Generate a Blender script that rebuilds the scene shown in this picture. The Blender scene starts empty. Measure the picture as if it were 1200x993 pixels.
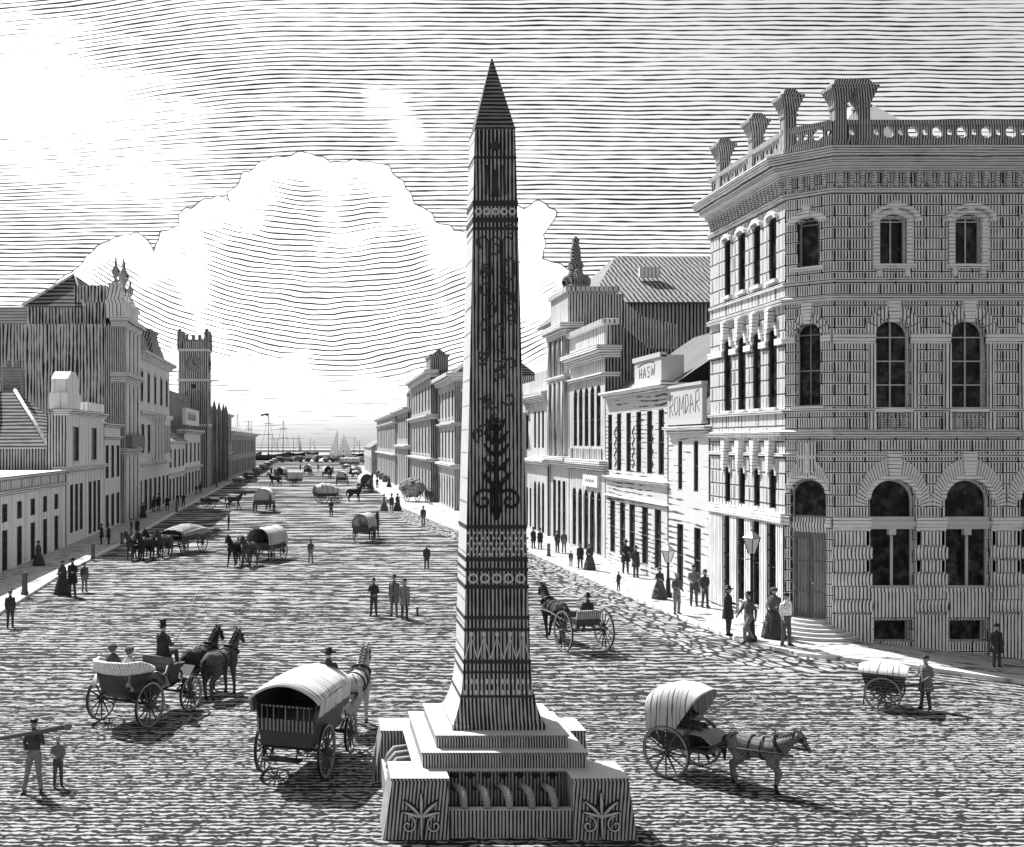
import bpy, math, random
from mathutils import Vector, Matrix
random.seed(7)
C = bpy.context.scene.collection
SC = bpy.context.scene
PI = math.pi
FPX, HX, HY, CAMH = 1280.0, 375.0, 518.0, 7.5

def gp(px, py, z=0.0):
    d = FPX * (CAMH - z) / (py - HY)
    return ((px - HX) * d / FPX, d, z)

def zg(x, y):
    "ground height: level street, the cross street falls away to the right"
    if y > 60: return 0.0
    return -0.11 * min(max(0.0, x - 19.3), 22.0)

# ------------------------------------------------------------------ materials
class NT:
    def __init__(s, tree):
        s.t = tree; s.n = tree.nodes; s.l = tree.links
    def new(s, typ, **kw):
        n = s.n.new(typ)
        for k, v in kw.items(): setattr(n, k, v)
        return n
    def put(s, sock, v):
        if hasattr(v, 'is_linked'): s.l.new(v, sock)
        else: sock.default_value = v
    def m(s, op, a, b=None, c=None, clamp=False):
        n = s.new('ShaderNodeMath', operation=op); n.use_clamp = clamp
        s.put(n.inputs[0], a)
        if b is not None: s.put(n.inputs[1], b)
        if c is not None: s.put(n.inputs[2], c)
        return n.outputs[0]
    def comb(s, x, y, z):
        n = s.new('ShaderNodeCombineXYZ')
        for i, v in enumerate((x, y, z)): s.put(n.inputs[i], v)
        return n.outputs[0]
    def sep(s, v):
        n = s.new('ShaderNodeSeparateXYZ'); s.l.new(v, n.inputs[0]); return n.outputs
    def noise(s, v, scale=1.0, detail=2.0, rough=.5):
        n = s.new('ShaderNodeTexNoise'); s.l.new(v, n.inputs['Vector'])
        n.inputs['Scale'].default_value = scale; n.inputs['Detail'].default_value = detail
        n.inputs['Roughness'].default_value = rough
        return n.outputs['Fac']
    def scalev(s, v, x, y, z):
        n = s.new('ShaderNodeVectorMath', operation='MULTIPLY'); s.l.new(v, n.inputs[0])
        n.inputs[1].default_value = (x, y, z); return n.outputs[0]
    def sstep(s, v, lo, hi):
        n = s.new('ShaderNodeMapRange', interpolation_type='SMOOTHSTEP'); s.put(n.inputs[0], v)
        s.put(n.inputs[1], lo); s.put(n.inputs[2], hi); n.inputs[3].default_value = 0; n.inputs[4].default_value = 1
        return n.outputs[0]
    def mix(s, f, a, b):
        return s.m('ADD', s.m('MULTIPLY', f, s.m('SUBTRACT', b, a)), a)

def base_mat(name, rough=.85, spec=.3):
    m = bpy.data.materials.new(name); m.use_nodes = True
    nt = NT(m.node_tree); b = m.node_tree.nodes['Principled BSDF']
    b.inputs['Roughness'].default_value = rough
    b.inputs['Specular IOR Level'].default_value = spec
    return m, nt, b

MC = {}
def hatch(light=.75, dark=.05, mode='v', sp=.15, duty=.4, wob=.35, brk=.35, rough=.85, course=0.0, joint=0.0, tone=.2, spec=.25, bump=.0):
    """pale surface scored with fine dark lines that belong to the surface (boards, stone, tiles, cloth grain; denser on shaded walls as painted shade)"""
    key = (light, dark, mode, sp, duty, wob, brk, rough, course, joint, tone, spec, bump)
    if key in MC: return MC[key]
    m, nt, b = base_mat('scored_surface', rough, spec)
    tc = nt.new('ShaderNodeTexCoord').outputs['Object']
    x, y, z = nt.sep(tc)
    if mode == 'v': c = nt.m('SUBTRACT', x, nt.m('MULTIPLY', y, .8))
    elif mode == 'h': c = z
    elif mode == 'x': c = x
    elif mode == 'y': c = y
    elif mode == 'd': c = nt.m('ADD', nt.m('MULTIPLY', x, .9), nt.m('SUBTRACT', nt.m('MULTIPLY', y, .35), nt.m('MULTIPLY', z, .55)))
    elif mode == 'f': c = nt.m('ADD', nt.m('ADD', x, nt.m('MULTIPLY', y, .7)), nt.m('MULTIPLY', z, .45))
    st = {'v': (1, 1, .10), 'h': (.10, .10, 1), 'x': (1, .1, .1), 'y': (.1, 1, .1)}.get(mode, (1, 1, 1))
    tcs = nt.scalev(tc, *st)
    n1 = nt.noise(tcs, .35 / sp, 2.0)
    t = nt.m('ADD', nt.m('DIVIDE', c, sp), nt.m('MULTIPLY', nt.m('SUBTRACT', n1, .5), wob * 2))
    tri = nt.m('MULTIPLY', nt.m('ABSOLUTE', nt.m('SUBTRACT', nt.m('FRACT', t), .5)), 2.0)
    n2 = nt.noise(nt.scalev(tc, *[max(q, .25) for q in st]), .9 / sp, 1.0)
    n3 = nt.noise(tc, .09 / sp, 3.0, .6)
    thr = nt.m('ADD', duty, nt.m('ADD', nt.m('MULTIPLY', nt.m('SUBTRACT', n2, .5), brk), nt.m('MULTIPLY', nt.m('SUBTRACT', n3, .5), tone * 2)))
    mask = nt.sstep(nt.m('SUBTRACT', tri, thr), -.12, .12)
    if mode in ('v', 'h'):
        nz = nt.sep(nt.new('ShaderNodeNewGeometry').outputs['Normal'])[2]
        mask = nt.m('MAXIMUM', mask, nt.m('GREATER_THAN', nt.m('ABSOLUTE', nz), .97))
    if course > 0:
        zc = nt.m('DIVIDE', z, course)
        zf = nt.m('FRACT', nt.m('ADD', zc, nt.m('MULTIPLY', nt.m('SUBTRACT', n1, .5), .06)))
        gap = nt.m('LESS_THAN', zf, .2)
        mask = nt.m('MAXIMUM', mask, gap)
        ln = nt.m('GREATER_THAN', nt.m('ABSOLUTE', nt.m('SUBTRACT', zf, .1)), .055)
        if joint > 0:
            cj = nt.m('ADD', nt.m('DIVIDE', nt.m('SUBTRACT', x, nt.m('MULTIPLY', y, .8)), joint), nt.m('MULTIPLY', nt.m('FLOOR', zc), .5))
            jm = nt.m('GREATER_THAN', nt.m('FRACT', cj), .06)
            mask = nt.m('MULTIPLY', mask, jm)
        mask = nt.m('MULTIPLY', mask, ln)
    mott = nt.m('ADD', .88, nt.m('MULTIPLY', nt.noise(tc, 3.0, 4.0), .24))
    col = nt.m('MULTIPLY', nt.mix(mask, dark, light), mott)
    nt.l.new(nt.comb(col, col, col), b.inputs['Base Color'])
    bp = nt.new('ShaderNodeBump'); bp.inputs['Strength'].default_value = .25; bp.inputs['Distance'].default_value = min(.02, sp * .2)
    nt.l.new(mask, bp.inputs['Height']); nt.l.new(bp.outputs[0], b.inputs['Normal'])
    MC[key] = m
    return m

def plain(g, rough=.7, var=.35, sc=6.0, spec=.3):
    key = ('p', g, rough, var, sc, spec)
    if key in MC: return MC[key]
    m, nt, b = base_mat('mottled_surface', rough, spec)
    tc = nt.new('ShaderNodeTexCoord').outputs['Object']
    n = nt.noise(tc, sc, 4.0, .6)
    col = nt.m('MULTIPLY', nt.m('ADD', 1 - var, nt.m('MULTIPLY', n, 2 * var)), g)
    nt.l.new(nt.comb(col, col, col), b.inputs['Base Color'])
    MC[key] = m
    return m

def glass():
    key = 'glass'
    if key in MC: return MC[key]
    m, nt, b = base_mat('dark_glass', .22, .18)
    tc = nt.new('ShaderNodeTexCoord').outputs['Object']
    n = nt.noise(tc, 2.5, 4.0, .65)
    col = nt.m('MULTIPLY', nt.sstep(n, .42, .75), .09)
    col = nt.m('ADD', col, .008)
    nt.l.new(nt.comb(col, col, col), b.inputs['Base Color'])
    nt.put(b.inputs['Roughness'], nt.m('ADD', .15, nt.m('MULTIPLY', n, .3)))
    MC[key] = m
    return m

def ground_mat():
    m, nt, b = base_mat('worn_road', .95, .15)
    tc = nt.new('ShaderNodeTexCoord').outputs['Object']
    x, y, z = nt.sep(tc)
    # worn surface: strokes spaced wider with camera distance, keeping them even in view
    warp = nt.m('MULTIPLY', nt.m('SUBTRACT', nt.noise(nt.scalev(tc, .10, .16, 0), 1.0, 2.0), .5), 2.0)
    ly = nt.m('LOGARITHM', nt.m('MAXIMUM', y, 4.0), math.e)
    acc = None
    for s, yc, st in ((.20, 24., 1.5), (.50, 40., 1.6), (1.15, 62., 1.6), (2.9, 102., 1.5), (7., 165., 1.4), (17., 280., 1.3)):
        q = nt.m('DIVIDE', nt.m('SUBTRACT', ly, math.log(yc)), .36)
        w = nt.m('EXPONENT', nt.m('MULTIPLY', nt.m('MULTIPLY', q, q), -1.0))
        nn = nt.noise(nt.scalev(tc, 1 / (s * st), 1 / (s * 1.1), 0), 1.0, 2.0, .55)
        t = nt.m('ADD', nt.m('DIVIDE', y, s), nt.m('ADD', nt.m('MULTIPLY', nn, 1.6), nt.m('MULTIPLY', warp, .6 / max(s, .5))))
        wv = nt.m('SINE', nt.m('MULTIPLY', t, 2 * PI))
        br = nt.noise(nt.scalev(tc, 1 / (s * .9), 1 / (s * .8), 0), 1.0, 1.0)
        v = nt.m('ADD', nt.m('MULTIPLY', wv, .5), nt.m('MULTIPLY', nt.m('SUBTRACT', br, .5), 1.7))
        v = nt.m('MULTIPLY', v, w)
        acc = v if acc is None else nt.m('ADD', acc, v)
    v1 = nt.new('ShaderNodeTexVoronoi', feature='DISTANCE_TO_EDGE'); nt.l.new(nt.scalev(tc, 1.7, 4.6, 0), v1.inputs['Vector']); v1.inputs['Scale'].default_value = 1.0
    acc = nt.m('SUBTRACT', acc, nt.m('MULTIPLY', nt.sstep(v1.outputs[0], .09, .0), .45))
    big = nt.m('SUBTRACT', nt.noise(nt.scalev(tc, .07, .12, 0), 1.0, 4.0, .6), .5)
    acc = nt.m('ADD', acc, nt.m('MULTIPLY', big, .75))
    mask = nt.sstep(acc, -.12, .30)
    col = nt.mix(mask, .020, .36)
    nt.l.new(nt.comb(col, col, col), b.inputs['Base Color'])
    bp = nt.new('ShaderNodeBump'); bp.inputs['Strength'].default_value = .35; bp.inputs['Distance'].default_value = .04
    nt.l.new(mask, bp.inputs['Height']); nt.l.new(bp.outputs[0], b.inputs['Normal'])
    return m

def cobble_mat():
    m, nt, b = base_mat('cobbled_gutter', .95, .15)
    tc = nt.new('ShaderNodeTexCoord').outputs['Object']
    wob = nt.noise(tc, .8, 2.0)
    x, y, z = nt.sep(tc)
    v1 = nt.new('ShaderNodeTexVoronoi', feature='DISTANCE_TO_EDGE'); v1.inputs['Scale'].default_value = 1.0
    nt.l.new(nt.comb(nt.m('ADD', nt.m('MULTIPLY', x, 2.6), nt.m('MULTIPLY', wob, 2.0)), nt.m('ADD', nt.m('MULTIPLY', y, 1.5), nt.m('MULTIPLY', x, .8)), 0.0), v1.inputs['Vector'])
    col = nt.mix(nt.sstep(v1.outputs[0], .05, .2), .02, nt.m('ADD', .12, nt.m('MULTIPLY', nt.noise(tc, .7, 3.0), .5)))
    nt.l.new(nt.comb(col, col, col), b.inputs['Base Color'])
    bp = nt.new('ShaderNodeBump'); bp.inputs['Strength'].default_value = .6; bp.inputs['Distance'].default_value = .05
    nt.l.new(v1.outputs[0], bp.inputs['Height']); nt.l.new(bp.outputs[0], b.inputs['Normal'])
    return m

def paving_mat(light=.46):
    m, nt, b = base_mat('paving', .9, .2)
    tc = nt.new('ShaderNodeTexCoord').outputs['Object']
    nn = nt.noise(nt.scalev(tc, .45, 1.2, 0), 1.0, 3.0)
    x, y, z = nt.sep(tc)
    t = nt.m('ADD', nt.m('MULTIPLY', y, .8), nt.m('MULTIPLY', nn, 5.0))
    tri = nt.m('ABSOLUTE', nt.m('SUBTRACT', nt.m('FRACT', t), .5))
    thr = nt.m('MULTIPLY', nt.m('SUBTRACT', nt.noise(nt.scalev(tc, .5, .9, 0), 1.0, 2.0), .42), .7)
    mask = nt.sstep(nt.m('SUBTRACT', tri, thr), -.04, .06)
    col = nt.mix(mask, .09, light)
    nt.l.new(nt.comb(col, col, col), b.inputs['Base Color'])
    return m

def sea_mat():
    m, nt, b = base_mat('sea_water', .85, .1)
    tc = nt.new('ShaderNodeTexCoord').outputs['Object']
    x, y, z = nt.sep(tc)
    ly = nt.m('LOGARITHM', nt.m('ADD', y, 60.0), 2.0)
    nn = nt.noise(nt.scalev(tc, .004, .01, 0), 1.0, 2.0)
    t = nt.m('ADD', nt.m('MULTIPLY', ly, 1.7), nt.m('MULTIPLY', nn, .6))
    tri = nt.m('ABSOLUTE', nt.m('SUBTRACT', nt.m('FRACT', t), .5))
    col = nt.mix(nt.sstep(tri, .2, .3), .04, .36)
    nt.l.new(nt.comb(col, col, col), b.inputs['Base Color'])
    return m

# ------------------------------------------------------------------ objects
def tag(o, label=None, cat=None, group=None, kind=None):
    if label: o['label'] = label
    if cat: o['category'] = cat
    if group: o['group'] = group
    if kind: o['kind'] = kind
    return o

def thing(name, label, cat, loc=(0, 0, 0), rotz=0.0, group=None, scale=1.0):
    o = bpy.data.objects.new(name, None); C.objects.link(o)
    o.empty_display_size = .3
    o.location = loc; o.rotation_euler = (0, 0, rotz); o.scale = (scale,) * 3
    return tag(o, label, cat, group)

def copy_tree(o, parent=None):
    c = o.copy(); C.objects.link(c); c.parent = parent
    for ch in list(o.children): copy_tree(ch, c)
    return c

class Fr:
    "a wall's own frame: u along it, n outwards, z up"
    def __init__(s, O, U, N):
        s.O, s.U, s.N = O, U, N
    def p(s, u, n, z):
        return (s.O[0] + s.U[0] * u + s.N[0] * n, s.O[1] + s.U[1] * u + s.N[1] * n, z)

ID = Fr((0, 0), (1, 0), (0, 1))

class MB:
    def __init__(s, root=None):
        s.v = []; s.f = []; s.mi = []; s.sm = []; s.cur = 0; s.gm = []
        s.off = Vector(root.location) if root is not None else Vector((0, 0, 0))
    def face(s, pts, smooth=False):
        b = len(s.v); s.v += [tuple(p) for p in pts]; s.f.append(tuple(range(b, b + len(pts)))); s.mi.append(s.cur); s.sm.append(smooth)
    def grid(s, rows, close=False, smooth=True, capa=False, capb=False):
        "rows of equal-length point loops joined by quads"
        b = len(s.v); n = len(rows[0])
        for r in rows: s.v += [tuple(p) for p in r]
        for i in range(len(rows) - 1):
            for j in range(n if close else n - 1):
                k = (j + 1) % n
                s.f.append((b + i * n + j, b + i * n + k, b + (i + 1) * n + k, b + (i + 1) * n + j)); s.mi.append(s.cur); s.sm.append(smooth)
        if capa: s.f.append(tuple(b + j for j in range(n))[::-1]); s.mi.append(s.cur); s.sm.append(False)
        if capb:
            q = b + (len(rows) - 1) * n
            s.f.append(tuple(q + j for j in range(n))); s.mi.append(s.cur); s.sm.append(False)
    def box(s, u0, u1, n0, n1, z0, z1, fr=ID):
        P = [fr.p(u, n, z) for z in (z0, z1) for n in (n0, n1) for u in (u0, u1)]
        b = len(s.v); s.v += P
        for q in ((0, 2, 3, 1), (4, 5, 7, 6), (0, 1, 5, 4), (2, 6, 7, 3), (0, 4, 6, 2), (1, 3, 7, 5)):
            s.f.append(tuple(b + i for i in q)); s.mi.append(s.cur); s.sm.append(False)
    def taper(s, c, w0, d0, z0, w1, d1, z1, c1=None):
        c1 = c1 or c
        a = [(c[0] + sx * w0, c[1] + sy * d0, z0) for sx, sy in ((-1, -1), (1, -1), (1, 1), (-1, 1))]
        t = [(c1[0] + sx * w1, c1[1] + sy * d1, z1) for sx, sy in ((-1, -1), (1, -1), (1, 1), (-1, 1))]
        s.grid([a, t], True, False, True, True)
    def prism(s, poly, a, b, axis='x'):
        "polygon (two coords) pushed along an axis from a to b"
        def P(p, t):
            if axis == 'x': return (t, p[0], p[1])
            if axis == 'y': return (p[0], t, p[1])
            return (p[0], p[1], t)
        s.grid([[P(p, a) for p in poly], [P(p, b) for p in poly]], True, False, True, True)
    def fprism(s, fr, poly, n0, n1):
        s.grid([[fr.p(p[0], n0, p[1]) for p in poly], [fr.p(p[0], n1, p[1]) for p in poly]], True, False, True, True)
    def tube(s, path, r, seg=8, cap=True, smooth=True):
        path = [Vector(p) for p in path]; rows = []
        n = len(path); up = None
        for i, p in enumerate(path):
            t = (path[min(i + 1, n - 1)] - path[max(i - 1, 0)])
            if t.length < 1e-9: t = Vector((0, 0, 1))
            t.normalize()
            if up is None: up = Vector((0, 0, 1)) if abs(t.z) < .9 else Vector((1, 0, 0))
            a = t.cross(up)
            if a.length < 1e-6: a = t.cross(Vector((1, .3, 0)))
            a.normalize(); bb = a.cross(t); bb.normalize(); up = bb
            rr = r[i] if isinstance(r, (list, tuple)) else r
            rows.append([p + (a * math.cos(2 * PI * k / seg) + bb * math.sin(2 * PI * k / seg)) * rr for k in range(seg)])
        s.grid(rows, True, smooth, cap, cap)
    def lathe(s, prof, c=(0, 0, 0), seg=16, smooth=True):
        rows = [[(c[0] + r * math.cos(2 * PI * k / seg), c[1] + r * math.sin(2 * PI * k / seg), c[2] + z) for k in range(seg)] for r, z in prof]
        s.grid(rows, True, smooth, True, True)
    def ell(s, c, rx, ry, rz, seg=12, rings=8, smooth=True):
        rows = []
        for i in range(rings + 1):
            a = -PI / 2 + PI * i / rings
            q = max(math.cos(a), .02)
            rows.append([(c[0] + rx * q * math.cos(2 * PI * k / seg), c[1] + ry * q * math.sin(2 * PI * k / seg), c[2] + rz * math.sin(a)) for k in range(seg)])
        s.grid(rows, True, smooth, True, True)
    def capsule(s, p0, p1, r0, r1, seg=10):
        p0 = Vector(p0); p1 = Vector(p1); d = (p1 - p0); L = max(d.length, 1e-6); d /= L
        pts, rr = [], []
        for a in (-90, -60, -30, 0):
            pts.append(p0 + d * r0 * math.sin(math.radians(a))); rr.append(max(r0 * math.cos(math.radians(a)), .001))
        for a in (0, 30, 60, 90):
            pts.append(p1 + d * r1 * math.sin(math.radians(a))); rr.append(max(r1 * math.cos(math.radians(a)), .001))
        up = Vector((0, 0, 1)) if abs(d.z) < .9 else Vector((1, 0, 0))
        a = d.cross(up).normalized(); b = a.cross(d)
        s.grid([[p + (a * math.cos(2 * PI * k / seg) + b * math.sin(2 * PI * k / seg)) * r for k in range(seg)] for p, r in zip(pts, rr)], True, True, True, True)
    def ring(s, c, rx, rz, w, h, axis='y', seg=24):
        "flat hoop of radial width w and axial width h"
        rows = []
        for k in range(seg + 1):
            a = 2 * PI * k / seg; ca, sa = math.cos(a), math.sin(a)
            q = []
            for dr, dh in ((0, -h / 2), (0, h / 2), (-w, h / 2), (-w, -h / 2)):
                X, Z = (rx + dr) * ca, (rz + dr) * sa
                q.append((c[0] + X, c[1] + dh, c[2] + Z) if axis == 'y' else (c[0] + dh, c[1] + X, c[2] + Z))
            rows.append(q)
        s.grid(rows, True, False)
    def sweep(s, path, prof):
        "closed profile [(n,z)] carried along a plan polyline with mitred corners; n is to the right of travel"
        rows = []; n = len(path)
        for i in range(n):
            p = Vector(path[i])
            d0 = (Vector(path[i]) - Vector(path[i - 1])).normalized() if i > 0 else None
            d1 = (Vector(path[i + 1]) - Vector(path[i])).normalized() if i < n - 1 else None
            if d0 is None: d0 = d1
            if d1 is None: d1 = d0
            n0 = Vector((d0.y, -d0.x)); n1 = Vector((d1.y, -d1.x))
            mn = (n0 + n1); mn = mn / max(mn.dot(n0), .2) if mn.length > 1e-6 else n0
            rows.append([(p.x + mn.x * a, p.y + mn.y * a, z) for a, z in prof])
        s.grid(rows, True, False, True, True)
    def wall(s, fr, u0, u1, z0, z1, ops=(), n=0.0, depth=.22):
        "wall skin with openings (u0,u1,z0,z1,rise) and their reveals"
        us = sorted({u0, u1} | {v for o in ops for v in o[:2] if u0 < v < u1})
        zs = sorted({z0, z1} | {v for o in ops for v in (o[2], o[3]) if z0 < v < z1})
        for i in range(len(us) - 1):
            run = None
            for j in range(len(zs) - 1):
                cu = (us[i] + us[i + 1]) / 2; cz = (zs[j] + zs[j + 1]) / 2
                if any(o[0] < cu < o[1] and o[2] < cz < o[3] for o in ops):
                    if run is not None: s.face([fr.p(us[i], n, run), fr.p(us[i + 1], n, run), fr.p(us[i + 1], n, zs[j]), fr.p(us[i], n, zs[j])]); run = None
                elif run is None: run = zs[j]
            if run is not None: s.face([fr.p(us[i], n, run), fr.p(us[i + 1], n, run), fr.p(us[i + 1], n, z1), fr.p(us[i], n, z1)])
        for o in ops:
            a, b, c, d = o[:4]; rise = o[4] if len(o) > 4 else 0
            pts = [(a, c), (b, c)] + arch_pts(a, b, d, rise)
            for q in range(len(pts)):
                p, r = pts[q], pts[(q + 1) % len(pts)]
                s.face([fr.p(p[0], n, p[1]), fr.p(r[0], n, r[1]), fr.p(r[0], n - depth, r[1]), fr.p(p[0], n - depth, p[1])])
            if rise > 0:
                ap = arch_pts(a, b, d, rise)
                for q in range(len(ap) - 1):
                    p, r = ap[q], ap[q + 1]
                    s.face([fr.p(p[0], n, p[1]), fr.p(r[0], n, r[1]), fr.p(r[0], n, d), fr.p(p[0], n, d)])
    def voussoirs(s, fr, uc, zs, rx, rz, w, n0, n1, cnt=9, gap=.12, a0=0, a1=180, wz=None):
        wz = wz or w
        for k in range(cnt):
            t0 = math.radians(a0 + (a1 - a0) * (k + gap / 2) / cnt); t1 = math.radians(a0 + (a1 - a0) * (k + 1 - gap / 2) / cnt)
            poly = [(uc + r * math.cos(t), zs + q * math.sin(t)) for r, q, t in ((rx, rz, t0), (rx + w, rz + wz, t0), (rx + w, rz + wz, t1), (rx, rz, t1))]
            s.fprism(fr, poly, n0, n1)
    def mark(s, g): s.gm.append((len(s.f), g))
    def split(s, name, mats, parent=None, auto=False, limit=100):
        "one object per marked group (or per loose piece)"
        nf = len(s.f); gid = [0] * nf
        if auto:
            par = list(range(len(s.v)))
            def find(i):
                while par[i] != i: par[i] = par[par[i]]; i = par[i]
                return i
            for f in s.f:
                r = find(f[0])
                for i in f[1:]: par[find(i)] = r
            gid = [find(f[0]) for f in s.f]
        else:
            for k, (st, g) in enumerate(s.gm):
                en = s.gm[k + 1][0] if k + 1 < len(s.gm) else nf
                for i in range(st, en): gid[i] = g
        order = list(dict.fromkeys(gid)); out = []
        for g in order[:limit] + ([None] if len(order) > limit else []):
            rest = set(order[limit:]); q = MB(); q.off = s.off; mp = {}
            for i in range(nf):
                if (gid[i] == g) if g is not None else (gid[i] in rest):
                    fc = []
                    for v in s.f[i]:
                        if v not in mp: mp[v] = len(q.v); q.v.append(s.v[v])
                        fc.append(mp[v])
                    q.f.append(tuple(fc)); q.mi.append(s.mi[i]); q.sm.append(s.sm[i])
            o = q.build(name, mats, parent); out.append(o)
            if g is None: o['kind'] = 'stuff'
        return out
    def build(s, name, mats, parent=None):
        me = bpy.data.meshes.new(name)
        me.from_pydata([Vector(v) - s.off for v in s.v], [], s.f)
        if not isinstance(mats, (list, tuple)): mats = [mats]
        for m in mats: me.materials.append(m)
        for p, mi, sm in zip(me.polygons, s.mi, s.sm): p.material_index = mi; p.use_smooth = sm
        me.update()
        o = bpy.data.objects.new(name, me); C.objects.link(o)
        if parent is not None: o.parent = parent
        return o

def arch_pts(a, b, d, rise, k=10):
    "from the right springing over the crown to the left springing"
    if rise <= 0: return [(b, d), (a, d)]
    c = (a + b) / 2; r = (b - a) / 2
    return [(c + r * math.cos(PI * i / k), d - rise + rise * math.sin(PI * i / k)) for i in range(k + 1)]

def struct(name, mb, m):
    o = mb.build(name, m); o['kind'] = 'structure'; return o

def window(root, fr, op, frm, n=-.09, bars=(1, 1), sub=True, name='window', fw=.06, extra=None):
    "frame with glazing bars, its pane behind"
    a, b, c, d = op[:4]; rise = op[4] if len(op) > 4 else 0
    m = MB(root)
    m.box(a, a + fw, n - .04, n + .05, c, d - rise, fr); m.box(b - fw, b, n - .04, n + .05, c, d - rise, fr)
    m.box(a + fw, b - fw, n - .042, n + .048, c, c + fw, fr)
    ap = arch_pts(a, b, d, rise)
    for i in range(len(ap) - 1):
        p, q = ap[i], ap[i + 1]; ct = ((a + b) / 2, d - rise if rise > 0 else d - .5)
        def ins(t):
            if rise <= 0: return (t[0], t[1] - fw)
            v = Vector((t[0] - ct[0], t[1] - ct[1])); L = max(v.length, .01); v = v * ((L - fw) / L); return (ct[0] + v.x, ct[1] + v.y)
        m.fprism(fr, [p, q, ins(q), ins(p)], n - .038, n + .046)
    for i in range(1, bars[0] + 1):
        u = a + (b - a) * i / (bars[0] + 1); m.box(u - fw * .35, u + fw * .35, n - .02, n + .03, c + fw, d - (fw if rise <= 0 else fw * 1.2), fr)
    zz = d - rise
    for i in range(1, bars[1] + 1):
        z = c + (zz - c) * i / (bars[1] + 1) if rise <= 0 else c + (zz - c) * i / bars[1]
        m.box(a + fw, b - fw, n - .018, n + .028, z - fw * .35, z + fw * .35, fr)
    if extra: extra(m)
    if sub:
        w = m.build(name, frm, root)
        g = MB(root); pane(g, fr, a, b, c, d, rise, n - .05); g.build('pane', glass(), w)
    else:
        m.cur = 1; pane(m, fr, a, b, c, d, rise, n - .05); w = m.build(name, [frm, glass()], root)
    return w

def pane(g, fr, a, b, c, d, rise, n):
    pts = [(a, c), (b, c)] + arch_pts(a, b, d, rise)
    g.fprism(fr, pts, n - .02, n)
# ------------------------------------------------------------------ people and horses
def remesh(mb, voxel, smooth=3):
    o = mb.build('tmp', [])
    r = o.modifiers.new('r', 'REMESH'); r.mode = 'VOXEL'; r.voxel_size = voxel
    s = o.modifiers.new('s', 'SMOOTH'); s.iterations = smooth; s.factor = .5
    dg = bpy.context.evaluated_depsgraph_get(); dg.update()
    me = bpy.data.meshes.new_from_object(o.evaluated_get(dg))
    v = [tuple(x.co) for x in me.vertices]; f = [tuple(p.vertices) for p in me.polygons]
    old = o.data; bpy.data.objects.remove(o); bpy.data.meshes.remove(me); bpy.data.meshes.remove(old)
    out = MB(); out.v = v; out.f = f; out.mi = [0] * len(f); out.sm = [True] * len(f)
    return out

def segd(p, a, b):
    ab = b - a; t = max(0, min(1, (p - a).dot(ab) / max(ab.length_squared, 1e-9)))
    return (p - (a + ab * t)).length

V = Vector
PAL = {  # skin, jacket, trousers, shoes
    'dark': (.34, .05, .06, .02), 'grey': (.36, .17, .08, .02), 'pale': (.36, .72, .09, .02),
    'mid': (.34, .09, .17, .02), 'worn': (.32, .06, .18, .03), 'dress': (.38, .07, .05, .02), 'shawl': (.38, .2, .06, .02), 'shirt': (.3, .55, .10, .03),
}
def palmats(pal):
    s, j, t, b = PAL[pal]
    def cl(g): return hatch(g * 1.9, g * .3, 'f', .034, .40, 1.4, .8, .95, spec=.05, tone=.4)
    return [plain(s, .6, .15, 30), cl(j), cl(t), plain(b, .5, .2, 20), plain(.01, .4, .1, 20)]

POSES = {
    # elbow/wrist for left and right arm, knees/ankles; facing +Y
    'stand': dict(el=(-.235, -.03, 1.13), wl=(-.23, .05, .90), er=(.235, -.03, 1.13), wr=(.23, .05, .90), kl=(-.10, .02, .49), al=(-.11, 0, .08), kr=(.10, .02, .49), ar=(.12, .02, .08)),
    'akimbo': dict(el=(-.33, -.10, 1.16), wl=(-.17, .05, 1.0), er=(.235, -.03, 1.13), wr=(.22, .07, .91), kl=(-.11, .03, .49), al=(-.14, .02, .08), kr=(.11, .02, .49), ar=(.13, -.02, .08)),
    'chat': dict(el=(-.25, .0, 1.13), wl=(-.17, .22, 1.12), er=(.235, -.02, 1.13), wr=(.16, .20, 1.05), kl=(-.10, .03, .49), al=(-.12, -.02, .08), kr=(.10, .03, .49), ar=(.12, .04, .08)),
    'walk': dict(el=(-.24, .10, 1.15), wl=(-.21, .27, .98), er=(.24, -.14, 1.15), wr=(.23, -.17, .91), kl=(-.10, -.06, .49), al=(-.10, -.32, .13), kr=(.10, .22, .50), ar=(.10, .30, .08)),
    'stride': dict(el=(-.24, -.13, 1.15), wl=(-.23, -.13, .91), er=(.24, .10, 1.15), wr=(.22, .27, .97), kl=(-.10, .24, .52), al=(-.10, .24, .10), kr=(.10, -.04, .49), ar=(.10, -.30, .12)),
    'carry': dict(el=(-.30, .18, 1.22), wl=(-.24, .16, 1.46), er=(.28, -.05, 1.16), wr=(.20, .10, 1.02), kl=(-.13, .06, .49), al=(-.18, .04, .08), kr=(.13, .10, .49), ar=(.20, .16, .08)),
    'drive': dict(el=(-.25, .08, 1.13), wl=(-.11, .32, 1.10), er=(.25, .08, 1.13), wr=(.12, .34, 1.14), kl=(-.12, .44, .90), al=(-.12, .52, .47), kr=(.12, .44, .90), ar=(.12, .54, .47), sit=True),
    'hold': dict(el=(-.25, -.02, 1.13), wl=(-.15, .22, 1.02), er=(.27, .04, 1.14), wr=(.18, .26, 1.10), kl=(-.10, .03, .49), al=(-.12, -.03, .08), kr=(.10, .03, .49), ar=(.13, .05, .08)),
}
BODY = {}
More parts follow.
